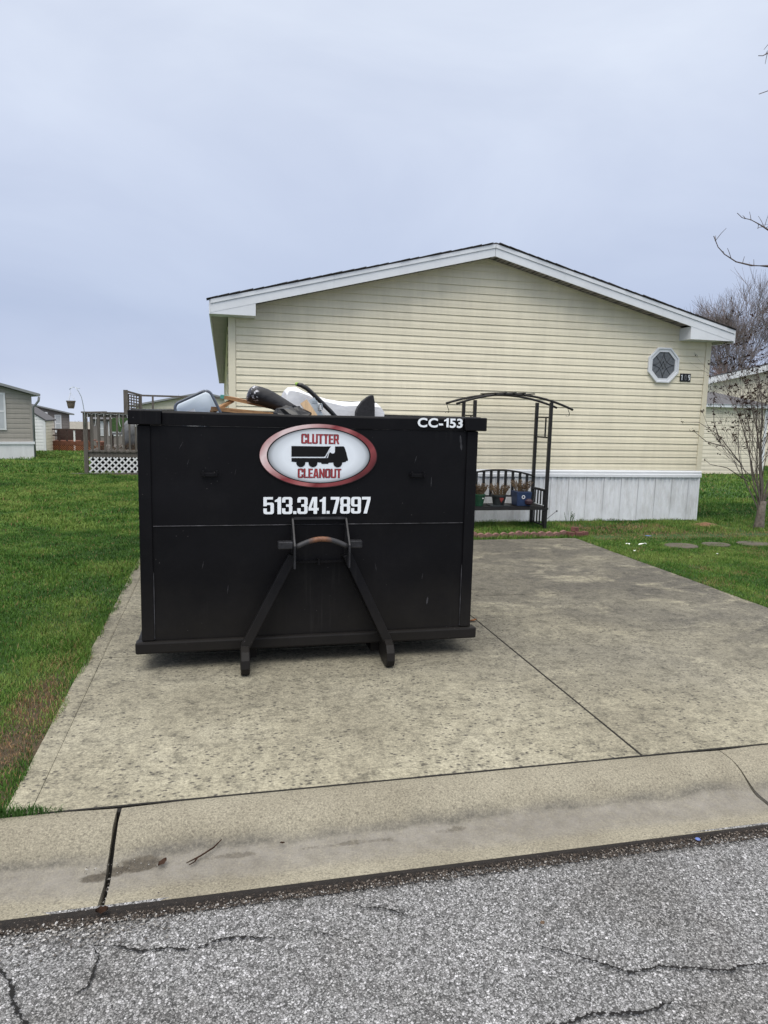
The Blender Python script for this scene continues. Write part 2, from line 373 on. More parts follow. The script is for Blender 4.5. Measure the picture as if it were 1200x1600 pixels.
    sx = k.n('ShaderNodeSeparateXYZ'); k.l(k.pos(), sx.inputs[0])
    near = k.ramp(sx.outputs['X'], [(.262, 1.0), (.285, 0.0)]); wv = k.ramp(k.noise(30, 4, .6, dist=1.2), [(.56, 0.0), (.60, 1.0)])
    k.col(k.mix(k.math('MULTIPLY', near, wv), (.010, .0095, .012), (.75, .75, .80))); k.rough(.6); k.bump(k.noise(14, 5, .6), .5, .02); M['bag'] = k.m
    k = NT('speckled_end')
    wv = k.ramp(k.noise(30, 4, .6, dist=1.2), [(.56, 0.0), (.60, 1.0)])
    k.col(k.mix(wv, (.012, .011, .018), (.75, .75, .80))); k.rough(.4); M['bag_end'] = k.m
    k = NT('white_sheet'); k.col(k.ramp(k.noise(4, 5, .6), [(.3, (.74, .75, .78)), (.7, (.84, .85, .87))])); k.rough(.5); k.bump(k.noise(9, 5, .6), .35, .02); M['sheet'] = k.m
    M['black_plastic'] = simple('black_plastic', (.013, .013, .014), .38, .3, 10)
    M['fabric'] = simple('charcoal_fabric', (.022, .022, .025), .95, .3, 60, bump=.5, bscale=300)
    M['lime'] = simple('lime_plastic', (.25, .42, .05), .5, .1, 10)
    M['zinc'] = simple('galvanised', (.42, .46, .48), .4, .25, 12, metal=.6)
    M['litter'] = simple('litter_white', (.74, .75, .74), .7, .1, 20)
    M['blue'] = simple('blue_plastic', (.10, .15, .38), .5, .2, 20)
    M['stone'] = simple('stepping_stone', (.10, .085, .068), .95, .3, 10, bump=.7)
    M['chips'] = simple('wood_chips', (.20, .105, .058), .95, .35, 30, bump=.9)
    M['oak_leaf'] = simple('fallen_leaf', (.20, .075, .022), .8, .35, 30)
make_materials()

# ------------------------------------------------------------------ builders
def wloc(o):
    v = Vector((0, 0, 0))
    while o is not None: v = v + o.location; o = o.parent
    return v
def tag(o, label=None, cat=None, group=None, kind=None):
    if label: o['label'] = label
    if cat: o['category'] = cat
    if group: o['group'] = group
    if kind: o['kind'] = kind
    return o
def empty(name, loc, label=None, cat=None, group=None, kind=None):
    o = bpy.data.objects.new(name, None); COL.objects.link(o); o.location = loc
    o.empty_display_size = .1
    return tag(o, label, cat, group, kind)
def link_mesh(me, name, parent=None, loc=None):
    o = bpy.data.objects.new(name, me); COL.objects.link(o)
    if parent: o.parent = parent
    if loc is not None: o.location = loc
    return o
class MB:
    """collects geometry in world coordinates; build() links ONE mesh object"""
    def __init__(s): s.v = []; s.f = []
    def add(s, vs, fs):
        b = len(s.v); s.v += [tuple(p) for p in vs]; s.f += [tuple(i + b for i in q) for q in fs]; return s
    def box(s, x0, x1, y0, y1, z0, z1):
        return s.add([(x0,y0,z0),(x1,y0,z0),(x1,y1,z0),(x0,y1,z0),(x0,y0,z1),(x1,y0,z1),(x1,y1,z1),(x0,y1,z1)],
                     [(3,2,1,0),(4,5,6,7),(0,1,5,4),(1,2,6,5),(2,3,7,6),(3,0,4,7)])
    def beam(s, a, b, w, h, up=(0, 0, 1)):
        a, b = Vector(a), Vector(b); d = (b - a).normalized(); up = Vector(up)
        if abs(d.dot(up)) > .98: up = Vector((0, 1, 0))
        sx = d.cross(up).normalized(); uz = sx.cross(d).normalized()
        vs = []
        for p in (a, b):
            for i, j in ((-1,-1),(1,-1),(1,1),(-1,1)): vs.append(p + sx * i * w / 2 + uz * j * h / 2)
        return s.add(vs, [(0,1,2,3),(7,6,5,4),(0,4,5,1),(1,5,6,2),(2,6,7,3),(3,7,4,0)])
    def tube(s, pts, rad, n=6, cap=True):
        pts = [Vector(p) for p in pts]
        if not isinstance(rad, (list, tuple)): rad = [rad] * len(pts)
        vs = []; ref = None
        for i, p in enumerate(pts):
            d = (pts[min(i + 1, len(pts) - 1)] - pts[max(i - 1, 0)])
            d = d.normalized() if d.length > 1e-9 else Vector((0, 0, 1))
            if ref is None: ref = Vector((1, 0, 0)) if abs(d.x) < .8 else Vector((0, 1, 0))
            a = d.cross(ref).normalized(); b = d.cross(a).normalized(); ref = -b if False else ref
            for k in range(n):
                t = 2 * math.pi * k / n; vs.append(p + a * (math.cos(t) * rad[i]) + b * (math.sin(t) * rad[i]))
        fs = []
        for i in range(len(pts) - 1):
            for k in range(n):
                k2 = (k + 1) % n; fs.append((i*n+k, i*n+k2, (i+1)*n+k2, (i+1)*n+k))
        if cap: fs += [tuple(range(n))[::-1], tuple((len(pts)-1)*n + k for k in range(n))]
        return s.add(vs, fs)
    def prism(s, poly, axis, a, b):
        """poly: 2D points; axis 'x': (y,z) extruded along x; 'y': (x,z); 'z': (x,y)"""
        def P(p, t): return {'x': (t, p[0], p[1]), 'y': (p[0], t, p[1]), 'z': (p[0], p[1], t)}[axis]
        n = len(poly)
        vs = [P(p, a) for p in poly] + [P(p, b) for p in poly]
        fs = [tuple(range(n)), tuple(range(2*n-1, n-1, -1))] + [(i, i+n, (i+1) % n + n, (i+1) % n) for i in range(n)]
        return s.add(vs, fs)
    def lathe(s, c, prof, n=16):
        vs = []; c = Vector(c)
        for r, z in prof:
            for k in range(n):
                t = 2*math.pi*k/n; vs.append(c + Vector((r*math.cos(t), r*math.sin(t), z)))
        fs = [(i*n+k, i*n+(k+1) % n, (i+1)*n+(k+1) % n, (i+1)*n+k) for i in range(len(prof)-1) for k in range(n)]
        fs += [tuple(range(n))[::-1], tuple((len(prof)-1)*n+k for k in range(n))]
        return s.add(vs, fs)
    def build(s, name, mat, parent=None, origin=None, smooth=False, bevel=0, kind=None, label=None):
        me = bpy.data.meshes.new(name)
        base = wloc(parent) if parent else Vector((0, 0, 0))
        og = Vector(origin) if origin is not None else (base if parent else Vector((0, 0, 0)))
        me.from_pydata([tuple(Vector(p) - og) for p in s.v], [], s.f)
        bm = bmesh.new(); bm.from_mesh(me); bmesh.ops.recalc_face_normals(bm, faces=bm.faces[:]); bm.to_mesh(me); bm.free()
        me.materials.append(M[mat] if isinstance(mat, str) else mat)
        if smooth: me.shade_smooth()
        o = link_mesh(me, name, parent, og - base if parent else og)
        if bevel:
            b = o.modifiers.new('bevel', 'BEVEL'); b.width = bevel; b.segments = 2; b.limit_method = 'ANGLE'; b.angle_limit = R(40)
            b.harden_normals = False
        tag(o, label=label, kind=kind)
        return o

def sheet(name, fn, x0, x1, y0, y1, nx, ny, mat, parent=None, kind=None):
    mb = MB(); xs = np.linspace(x0, x1, nx); ys = np.linspace(y0, y1, ny)
    mb.v = [(float(x), float(y), float(fn(x, y))) for y in ys for x in xs]
    mb.f = [(j*nx+i, j*nx+i+1, (j+1)*nx+i+1, (j+1)*nx+i) for j in range(ny-1) for i in range(nx-1)]
    return mb.build(name, mat, parent, smooth=True, kind=kind)

def sstep(a, b, x):
    t = min(1, max(0, (x - a) / (b - a))); return t * t * (3 - 2 * t)
def ground_z(x, y):
    """lawn level: flat by the street, falling away behind on the left"""
    fall = -.042 * max(0, y - 18 + 0.0)
    z = fall * (1 - sstep(0, 14, x) * .9)
    und = .05 * noise.noise((x * .35, y * .35, 3.1)) * sstep(3.2, 7, y) if y < 80 else 0
    if x < -.7: z += und * sstep(.9, 2.5, -x) * .8
    return z - .012

# ------------------------------------------------------------------ setting: ground, street, kerb, driveway
def build_ground():
    mb = MB()
    ys = list(np.arange(2.9, 12, .35)) + list(np.arange(12, 40, 1.2)) + list(np.arange(40, 120, 5)) + list(np.arange(120, 700, 30))
    xs = list(np.arange(-400, -60, 30)) + list(np.arange(-60, -16, 4)) + list(np.arange(-16, 20, .4)) + list(np.arange(20, 70, 4)) + list(np.arange(70, 420, 30))
    nx = len(xs)
    for y in ys:
        for x in xs: mb.v.append((float(x), float(y), ground_z(x, y) - (.10 if -.75 < x < 4.7 and y < 8.6 else 0)))
    mb.f = [(j*nx+i, j*nx+i+1, (j+1)*nx+i+1, (j+1)*nx+i) for j in range(len(ys)-1) for i in range(nx-1)]
    mb.build('lawn', 'lawn', smooth=True, kind='structure')
build_ground()
ROAD_Z = -.09
road = sheet('road', lambda x, y: ROAD_Z + .006 * noise.noise((x * .8, y * .8, 0)), -60, 60, -9, 2.40, 240, 48, 'asphalt', kind='structure')
sheet('subgrade', lambda x, y: -.6, -60, 60, -9, 3.2, 2, 2, 'crack', kind='structure')
# far side of the street so the place goes on behind the camera
sheet('lawn_across_street', lambda x, y: 0.0, -60, 60, -40, -9.002, 4, 4, 'lawn', kind='structure')

KERB_PROF = [(2.885, -.20), (2.885, -.004), (2.875, .001), (2.83, .0), (2.79, -.004), (2.755, -.013), (2.725, -.027), (2.695, -.046), (2.665, -.068), (2.645, -.082), (2.628, -.0905), (2.605, -.0955), (2.54, -.0985), (2.44, -.0925), (2.375, -.087), (2.362, -.093), (2.36, -.20)]
kerb = empty('kerb', (0, 2.6, 0), kind='structure')
edges = [-20.2, -17.4, -14.5, -11.7, -8.85, -6.03, -3.22, -.405, 2.42, 5.24, 8.06, 10.9, 13.7, 16.5, 19.3]
for a, b in zip(edges[:-1], edges[1:]):
    mb = MB(); n = 14 if -4 < a < 6 else 2
    gl_ = .012 if a == -.405 else .0042; gr_ = .012 if b == -.405 else .0042
    xs = np.linspace(a + gl_, b - gr_, n); k = len(KERB_PROF)
    for i, x in enumerate(xs):
        for (y, z) in KERB_PROF:
            w = noise.noise((x * 2.1, y * 2, 7)) * .004
            e = .006 if i in (0, n - 1) and z > -.19 else 0
            if e: x = x + .006 * noise.noise((y * 24, a, 3)) * (1 if i else -1)       # worn arris at the joint
            mb.v.append((float(x), y + (w if z < -.08 else 0), z + w * .5 - e))
    mb.f = [(i*k+j, i*k+j+1, (i+1)*k+j+1, (i+1)*k+j) for i in range(n-1) for j in range(k-1)]
    mb.f += [tuple(range(k)), tuple((n-1)*k + j for j in range(k))[::-1]]
    o = mb.build('kerb_slab', 'kerb', kerb, smooth=True)
    o.data.set_sharp_from_angle(angle=R(35))
# joint dirt in the open joints
mb = MB()
for x, w in ((-.405, .017), (2.42, .006)):
    pts = [(y, z - .055) for y, z in KERB_PROF[1:16]]
    for (y0, z0), (y1, z1) in zip(pts[:-1], pts[1:]):
        mb.add([(x-w, y0, z0), (x+w, y0, z0), (x+w, y1, z1), (x-w, y1, z1)], [(0, 1, 2, 3)])
mb.build('joint_dirt', 'joint', kerb)

# driveway: two lanes of slabs with control joints
drive = empty('driveway', (2, 5.8, 0), kind='structure')
def slab(x0, x1, y0, y1, seed, gl=.004, gr=.004):
    mb = MB(); g = .004
    x0 += gl; x1 -= gr; y0 += g * .5; y1 -= g * .5
    nx, ny = 12, max(3, int((y1 - y0) / .18))
    xs = np.linspace(x0, x1, nx); ys = np.linspace(y0, y1, ny)
    tilt = noise.noise((seed * 1.7, 0, 0)) * .002
    for j, y in enumerate(ys):
        for i, x in enumerate(xs):
            z = .002 * noise.noise((x, y, seed)) + tilt
            if i in (0, nx-1) or j in (0, ny-1): z -= .003
            mb.v.append((float(x), float(y), z))
    n0 = len(mb.v)
    mb.f = [(j*nx+i, j*nx+i+1, (j+1)*nx+i+1, (j+1)*nx+i) for j in range(ny-1) for i in range(nx-1)]
    ring = [i for i in range(nx)] + [j*nx+nx-1 for j in range(1, ny)] + [(ny-1)*nx+i for i in range(nx-2, -1, -1)] + [j*nx for j in range(ny-2, 0, -1)]
    for r in ring: p = mb.v[r]; mb.v.append((p[0], p[1], -.12))
    n = len(ring)
    mb.f += [(ring[i], n0+i, n0+(i+1) % n, ring[(i+1) % n]) for i in range(n)]
    return mb.build('driveway_slab', 'drive', drive)
ROWS = [2.897, 4.74, 5.93, 6.93, 8.72]
sd_ = 0
for a, b in zip(ROWS[:-1], ROWS[1:]):
    sd_ += 1; slab(-.852, -.748, a, b, sd_ + 20, .004, .0012)      # tooled edge strip
    slab(-.748, 2.0, a, b, sd_, .0012, .004)
    slab(2.006, 4.74, a, b, sd_ + 9)
# joint filler between driveway and kerb, and in the centre joint
mb = MB()
xs = np.linspace(-.855, 4.8, 80)
for a, b in zip(xs[:-1], xs[1:]):
    w0 = .012 + .006 * noise.noise((a * 6, 0, 0)); w1 = .012 + .006 * noise.noise((b * 6, 0, 0))
    mb.add([(a, 2.888, -.004), (b, 2.888, -.004), (b, 2.888 + w1, -.004), (a, 2.888 + w0, -.004)], [(0, 1, 2, 3)])
mb.box(1.996, 2.009, 2.9, 8.7, -.08, -.006)
mb.box(-.845, 4.74, 2.86, 2.902, -.2, -.012)
mb.build('joint_filler', 'joint', drive)

# cracks in the asphalt and the strip of dirt along the gutter
def crack(pts, w):
    P = [Vector((*p, 0)) for p in pts]; dense = []
    for a, b in zip(P[:-1], P[1:]):
        n = max(2, int((b - a).length / .0055))
        dense += [a.lerp(b, i / n) for i in range(n)]
    dense.append(P[-1]); mb = MB(); n = len(dense)
    for i, p in enumerate(dense):
        d = (dense[min(i+1, n-1)] - dense[max(i-1, 0)]).normalized(); s = Vector((-d.y, d.x, 0))
        p = p + s * (noise.noise((p.x * 9, p.y * 9, 1)) * .018 + noise.noise((p.x * 55, p.y * 55, 2)) * .007)
        taper = min(1, 4 * min(i, n - 1 - i) / n + .12)
        a = w * taper * (.10 + 1.5 * random.random() ** 1.6); b = w * taper * (.10 + 1.5 * random.random() ** 1.6)
        z = ROAD_Z + .009
        mb.v += [tuple(p + s * a + Vector((0, 0, z))), tuple(p - s * b + Vector((0, 0, z)))]
    mb.f = [(2*i, 2*i+1, 2*i+3, 2*i+2) for i in range(n-1)]
    mb.build('crack', 'crack', road)
CR = [[(-0.435,2.223),(-0.393,2.201),(-0.261,2.147),(-0.114,2.125),(-0.015,2.153),(0.199,2.125)],
 [(-0.393,2.201),(-0.375,2.142),(-0.377,2.041),(-0.433,2.004)], [(-0.712,2.21),(-0.645,2.132),(-0.595,2.037),(-0.533,1.925),(-.50,1.7)],
 [(0.442,2.226),(0.548,2.189),(0.646,2.125)],
 [(0.952,1.966),(1.052,1.889),(1.167,1.792),(1.245,1.756),(1.361,1.761),(1.477,1.73),(1.551,1.707),(1.724,1.715),(2.1,1.78)],
 [(0.845,1.632),(1.047,1.639),(1.186,1.629),(1.302,1.628),(1.32,1.601)], [(0.283,2.123),(0.374,2.087)]]
for c, w in zip(CR, (.0055, .0045, .008, .004, .0055, .0065, .003)): crack(c, w)
mb = MB(); n = 1800; xs = np.linspace(-5, 7, n)
for x in xs:
    o = noise.noise((x * 1.7, 3, 0)) * .028 + noise.noise((x * 9, 3, 0)) * .014 + noise.noise((x * 45, 3, 0)) * .012 + random.uniform(-.013, .013)
    wide = .020 * (1 - sstep(-.35, .6, x)) + .026 - .012 * sstep(1.2, 2.0, x)
    mb.v += [(float(x), 2.38, ROAD_Z + .006), (float(x), 2.365 - wide * .4, ROAD_Z + .0115), (float(x), 2.36 - max(.012, wide + o), ROAD_Z + .006)]
mb.f = [q for i in range(n-1) for q in ((3*i, 3*i+1, 3*i+4, 3*i+3), (3*i+1, 3*i+2, 3*i+5, 3*i+4))]
mb.build('edge_dirt', 'edge_dirt', road)
def pebbles():
    mb = MB(); rnd = random.Random(5); spots = []
    for _ in range(7500):
        x = rnd.uniform(-1.6, 3.4); left = 1 - sstep(-.35, .1, x)
        y = 2.355 - abs(rnd.gauss(0, .034 + .02 * left)); 
        if y > 2.322: continue
        spots.append((x, y, ROAD_Z + .0085, rnd.uniform(.0012, .0042)))
    for _ in range(420): spots.append((rnd.gauss(-.42, .14), rnd.gauss(2.28, .045), ROAD_Z + .009, rnd.uniform(.002, .006)))
    for _ in range(70): spots.append((rnd.uniform(-.50, -.22), rnd.gauss(2.60, .02), -.0835, rnd.uniform(.0012, .003)))
    for _ in range(30): y = rnd.uniform(2.37, 2.6); spots.append((-.405 + rnd.uniform(-.006, .006), y, -.125, rnd.uniform(.003, .006)))
    for x, y, z, r in spots:
        if 2.332 < y < 2.37: continue
        a = rnd.random() * 6.3; sx, sy, sz = r * rnd.uniform(.8, 1.5), r, r * rnd.uniform(.5, .9)
        c, s = math.cos(a), math.sin(a)
        q = [(sx,0,0),(0,sy,0),(-sx,0,0),(0,-sy,0),(0,0,sz),(0,0,-sz)]
        mb.add([(x + c*p[0]-s*p[1], y + s*p[0]+c*p[1], z + p[2]) for p in q], [(0,1,4),(1,2,4),(2,3,4),(3,0,4),(1,0,5),(2,1,5),(3,2,5),(0,3,5)])
    mb2 = MB()
    def chip(m, x, y, z, r):
        a = rnd.random() * 6.3; sx, sy, sz = r * rnd.uniform(.8, 1.6), r, r * rnd.uniform(.5, .9); c, s = math.cos(a), math.sin(a)
        m.add([(x + c*p[0]-s*p[1], y + s*p[0]+c*p[1], z + p[2]) for p in ((sx,0,0),(0,sy,0),(-sx,0,0),(0,-sy,0),(0,0,sz),(0,0,-sz))], [(0,1,4),(1,2,4),(2,3,4),(3,0,4),(1,0,5),(2,1,5),(3,2,5),(0,3,5)])
    for _ in range(11000):
        x = rnd.uniform(-1.6, 3.4); chip(mb2, x, rnd.uniform(2.298, 2.357), ROAD_Z + .0085, rnd.uniform(.0015, .0050))
    tag(mb2.build('dirt_crumbs', 'crumb'), 'dark crumbs of dirt filling the seam between gutter and asphalt', 'dirt', kind='stuff')
    o = mb.build('loose_gravel', 'pebble'); tag(o, 'loose grey gravel along the asphalt edge by the gutter', 'gravel', kind='stuff')
pebbles()
# silt patches in the gutter
def blotch(cx, cy, rx, ry, z, mat, name, parent, seed):
    mb = MB(); n = 26; rnd = random.Random(seed); vs = [(cx, cy, z + .001)]
    for i in range(n):
        t = 2*math.pi*i/n; k = 1 + .35 * noise.noise((math.cos(t)*2.2, math.sin(t)*2.2, seed)) + rnd.uniform(-.09, .09)
        vs.append((cx + rx*k*math.cos(t), cy + ry*k*math.sin(t), z))
    mb.add(vs, [(0, i+1, (i+1) % n + 1) for i in range(n)]); return mb.build(name, mat, parent)

# ------------------------------------------------------------------ lap siding
def gable_top(cx, half, z_eave, slope):
    return lambda x: z_eave + slope * (half - abs(x - cx))
def lap_board(mb, x0, x1, z0, z1, y, proud, topfn=None, n=2):
    """one tilted course facing -Y; top can be cut by a gable"""
    def pt(x, z, dy): return (x, y - dy, z)
    if topfn is None: tops = lambda x: z1
    else: tops = lambda x: min(z1, topfn(x))
    xs = sorted(set([x0, x1]))
    if topfn is not None:
        h = 60; xs = list(np.linspace(x0, x1, h)); full = xs
        xs = [float(x) for x in xs if topfn(x) > z0 + .004]
        if len(xs) < 2: return False
        # simplify: keep ends + corner change points
        keep = [xs[0]]
        for a, b, c in zip(xs[:-2], xs[1:-1], xs[2:]):
            if abs((tops(b) - tops(a)) / (b - a) - (tops(c) - tops(b)) / (c - b)) > 1e-4: keep.append(b)
        keep.append(xs[-1]); xs = sorted(set(keep + xs[4:-4:5]))
    base = len(mb.v); H = z1 - z0
    for x in xs:
        zt = tops(x); f = (zt - z0) / H
        hz = zt - z0; prof = [(z0, 0.001), (z0, proud * .86), (z0 + min(.005, hz * .2), proud), (z0 + min(.012, hz * .3), proud * .80), (z0 + hz * .52, proud * .74), (zt, proud * .74 * (1 - f) + .0012)]
        wv = .0022 * noise.noise((x * .9, z0 * 7, 3)) if topfn is not None else 0; wz = .0022 * noise.noise((x * .7, z0 * 5, 8)) if topfn is not None else 0
        mb.v += [pt(x, z + wz, max(.0006, d + wv)) for z, d in prof]
    for i in range(len(xs) - 1):
        for j in range(5): mb.f.append((base+i*6+j, base+(i+1)*6+j, base+(i+1)*6+j+1, base+i*6+j+1))
    for i in (0, len(xs) - 1): mb.f.append(tuple(base + i*6 + j for j in range(6)))
    return True
def lap_wall(name, parent, mat, x0, x1, z0, z1, y, exposure, topfn=None, proud=.014):
    mb = MB(); z = z0
    while z < z1 - .01:
        lap_board(mb, x0, x1, z, min(z + exposure, z1), y, proud, topfn); z += exposure
    return mb.build(name, mat, parent, kind='stuff')
def gable_shell(mb, x0, x1, z0, ze, cx, zp, y0, y1):
    poly = [(x0, z0), (x1, z0), (x1, ze), (cx, zp), (x0, ze)]
    return mb.prism(poly, 'y', y0, y1)

# ------------------------------------------------------------------ the cream house
HX0, HX1, HY, HD = .14, 7.70, 10.20, 26.0
HC = (HX0 + HX1) / 2 - .03; SL = .25
EAVE_Z = 2.90; half = (HX1 - HX0) / 2
ztop = lambda x: 3.895 - SL * abs(x - 3.89)
def build_house():
    h = empty('house', (HC, HY, 0), 'cream sided single storey house with gable end facing the driveway', 'house')
    mb = MB(); mb.prism([(HX0+.02, .05), (HX1-.02, .05), (HX1-.02, ztop(HX1)), (3.89, 3.895), (HX0+.02, ztop(HX0))], 'y', HY + .002, HY + HD)
    mb.build('wall', 'cream', h)
    # courses, two lengths each with an overlap seam
    ex = .1072; z = .818; i = 0; rnd = random.Random(3)
    while z < 3.86:
        seam = rnd.choice([2.2, 3.9, 5.6, 4.6, 3.1])
        for (a, b, pr) in ((HX0+.105, seam + .012, .0178), (seam, HX1 - .095, .0160)):
            m2 = MB()
            if lap_board(m2, a, b, z, z + ex, HY, pr, lambda x: ztop(x) - .012): m2.build('siding_board', 'cream', h)
        z += ex; i += 1
    for x0, x1 in ((HX0, HX0+.10), (HX1-.09, HX1)):
        top = min(ztop(x0), ztop(x1)) - .03
        MB().box(x0, x1, HY-.022, HY+.001, .745, top).build('corner_trim', 'cream', h, bevel=.004)
    # left/right side walls' siding
    for x, sgn in ((HX0, -1), (HX1, 1)):
        mb = MB(); z = .818
        while z < 2.8:
            mb.add([(x+sgn*.013, HY+.02, z), (x+sgn*.013, HY+HD, z), (x+sgn*.002, HY+HD, z+ex), (x+sgn*.002, HY+.02, z+ex), (x, HY+.02, z), (x, HY+HD, z)], [(0,1,2,3), (4,5,1,0)]); z += ex
        mb.build('side_siding', 'cream', h, kind='stuff')
    # skirting
    zt = .715; x = HX0 + .03; w = .305; rnd = random.Random(8)
    while x < HX1 - .04:
        b = min(x + w, HX1 - .035); mb = MB(); n = 8; pts = []
        lean = rnd.uniform(-.004, .004)
        for q in range(n):
            a0 = x + (b - x) * q / n; step = (b - x) / n
            d = .018 if q == 0 else (.011 if q % 2 else 0)
            pts += [(a0 + .001, HY - .012 - d), (a0 + step * .86, HY - .012 - d)]
        vs = [(px, py + .03 * 0 , .745) for px, py in pts] + [(px, py + .012 + lean, .0) for px, py in pts]
        k = len(pts); mb.add(vs, [(i, i+1, k+i+1, k+i) for i in range(k-1)])
        mb.build('skirt_panel', 'skirt', h)
        x = b
    MB().box(HX0+.03, HX1-.03, HY-.01, HY+.002, 0, .75).build('skirt_backing', 'skirt', h)
    MB().box(HX1-.045, HX1-.012, HY-.034, HY+HD, -.02, .74).build('skirt_corner', 'skirt', h)
    # white band over the skirting, in three lengths
    for a, b in ((HX0-.004, 2.6), (2.603, 5.02), (5.023, HX1+.006)):
        mb = MB(); mb.prism([(HY-.020, .712), (HY-.045, .706), (HY-.045, .748), (HY-.036, .756), (HY-.036, .792), (HY-.020, .815), (HY-.001, .815), (HY-.001, .712)], 'x', a, b)
        mb.build('band_trim', 'trim', h)
    # roof
    yo = 9.90
    def zr(x, up=0): return 4.046 - SL * abs(x - 3.86) + up
    rf = MB()
    for s in (-1, 1):
        xe = 3.86 + (4.03 if s > 0 else -3.952)
        rf.add([(3.86, yo-.015, zr(3.86, .012)), (xe, yo-.015, zr(xe, .012)), (xe, HY+HD+.3, zr(xe, .012)), (3.86, HY+HD+.3, zr(3.86, .012)),
                (3.86, yo-.015, zr(3.86, -.004)), (xe, yo-.015, zr(xe, -.004)), (xe, HY+HD+.3, zr(xe, -.004)), (3.86, HY+HD+.3, zr(3.86, -.004))],
               [(0,1,2,3), (4,7,6,5), (0,4,5,1), (1,5,6,2), (2,6,7,3)])
    # ragged shingle ends showing along the rake
    rnd = random.Random(2)
    for s in (-1, 1):
        t = .05
        while t < (3.98 if s > 0 else 3.90):
            L = rnd.uniform(.13, .17); x0 = 3.86 + s*t; x1 = 3.86 + s*(t+L-.004); o = rnd.uniform(.006, .02); u = rnd.uniform(.014, .022)
            rf.add([(x0, yo-.015-o, zr(x0, .013)), (x1, yo-.015-o, zr(x1, .013)), (x1, yo+.2, zr(x1, .013)), (x0, yo+.2, zr(x0, .013)),
                    (x0, yo-.015-o, zr(x0, u+.006)), (x1, yo-.015-o, zr(x1, u)), (x1, yo+.2, zr(x1, u)), (x0, yo+.2, zr(x0, u+.006))],
                   [(0,1,5,4), (4,5,6,7), (0,4,7,3), (1,2,6,5)])
            t += L
    roof = rf.build('roof', 'shingle', h)
    # rake fascia: lower board + drip cap, in lengths
    def rake(a, b, z0, z1, y0, y1, name, mat):
        mb = MB(); mb.prism([(a, zr(a, z0)), (b, zr(b, z0)), (b, zr(b, z1)), (a, zr(a, z1))], 'y', y0, y1); return mb.build(name, mat, h)
    cuts = [-.087, 1.55, 3.858]; cuts2 = [3.862, 4.95, 6.6, 7.885]
    for cs in (cuts, cuts2):
        for a, b in zip(cs[:-1], cs[1:]):
            rake(a+.001, b-.001, -.172, -.060, yo, yo+.02, 'rake_fascia', 'fascia')
            rake(a+.001, b-.001, -.0585, -.003, yo-.012, yo+.02, 'drip_edge', 'fascia')
    # eave fascia + soffits running back
    for s, xe in ((-1, -.087), (1, 7.885)):
        MB().box(min(xe, xe+s*.02), max(xe, xe+s*.02), yo+.004, HY+HD, zr(xe)-.19, zr(xe)-.01).build('eave_fascia', 'fascia', h)
        a, b = (xe+.002, HX0) if s < 0 else (HX1, xe-.002)
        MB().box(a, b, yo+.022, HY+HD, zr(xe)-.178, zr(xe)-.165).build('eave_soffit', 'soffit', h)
    # boxed returns at both ends
    for x0, x1 in ((-.085, .50), (7.11, 7.883)):
        mb = MB(); zb = zr(-.12) - .180
        hi0, hi1 = zr(x0, -.1715), zr(x1, -.1715)
        mb.prism([(x0, zb), (x1, zb), (x1, hi1), (x0, max(hi0, zb + .004))], 'y', yo+.003, HY-.014)
        mb.build('eave_return', 'fascia', h)
    # raked soffit with vent strips
    mb = MB(); vm = MB()
    for s in (-1, 1):
        for i in range(60):
            t0, t1 = i * .066 + .01, i * .066 + .066
            x0, x1 = 3.86 + s*t0, 3.86 + s*t1
            if x1 < .5 or x1 > 7.11: break
            for (a, b, y0, y1, dz, tgt) in ((x0, x1, yo+.021, HY-.001, -.150, mb),):
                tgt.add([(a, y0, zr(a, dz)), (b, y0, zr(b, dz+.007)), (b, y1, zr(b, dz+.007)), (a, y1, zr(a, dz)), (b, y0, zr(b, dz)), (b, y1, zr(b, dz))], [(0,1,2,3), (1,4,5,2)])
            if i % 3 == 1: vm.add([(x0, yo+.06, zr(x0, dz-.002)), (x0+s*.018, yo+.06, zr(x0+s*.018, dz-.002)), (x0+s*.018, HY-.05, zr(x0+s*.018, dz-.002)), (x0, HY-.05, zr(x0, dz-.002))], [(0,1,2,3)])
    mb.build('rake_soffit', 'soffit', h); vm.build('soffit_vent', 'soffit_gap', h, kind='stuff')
    # j-channel below the soffit
    for a, b in ((.50, 3.86), (3.862, 7.11)):
        mb = MB(); mb.prism([(a, zr(a, -.178)), (b, zr(b, -.178)), (b, zr(b, -.151)), (a, zr(a, -.151))], 'y', HY-.026, HY-.003); mb.build('frieze_channel', 'cream', h)
    # octagonal window
    c = Vector((6.857, HY, 2.48)); 
    def octa(rx, rz): 
        k = math.tan(R(22.5)); return [(c.x-rx, c.z-rz*k), (c.x-rx*k, c.z-rz), (c.x+rx*k, c.z-rz), (c.x+rx, c.z-rz*k), (c.x+rx, c.z+rz*k), (c.x+rx*k, c.z+rz), (c.x-rx*k, c.z+rz), (c.x-rx, c.z+rz*k)]
    w = empty('window', (0, 0, 0)); w.parent = h; w.location = c - Vector(h.location)
    def oring(r_out, r_in, y0, y1, name, mat, bevel=0):
        A, B = octa(*r_out), octa(*r_in); mb = MB()
        vs = [(x, y0, z) for x, z in A] + [(x, y0, z) for x, z in B] + [(x, y1, z) for x, z in A] + [(x, y1, z) for x, z in B]
        fs = []
        for i in range(8):
            j = (i+1) % 8
            fs += [(i, j, 8+j, 8+i), (16+i, 24+i, 24+j, 16+j), (i, 16+i, 16+j, j), (8+i, 8+j, 24+j, 24+i)]
        mb.add(vs, fs); return mb.build(name, mat, w, bevel=bevel)
    oring((.268, .272), (.240, .244), HY-.050, HY-.002, 'window_frame', 'trim', .005)
    oring((.239, .243), (.200, .204), HY-.036, HY-.004, 'sash', 'fascia')
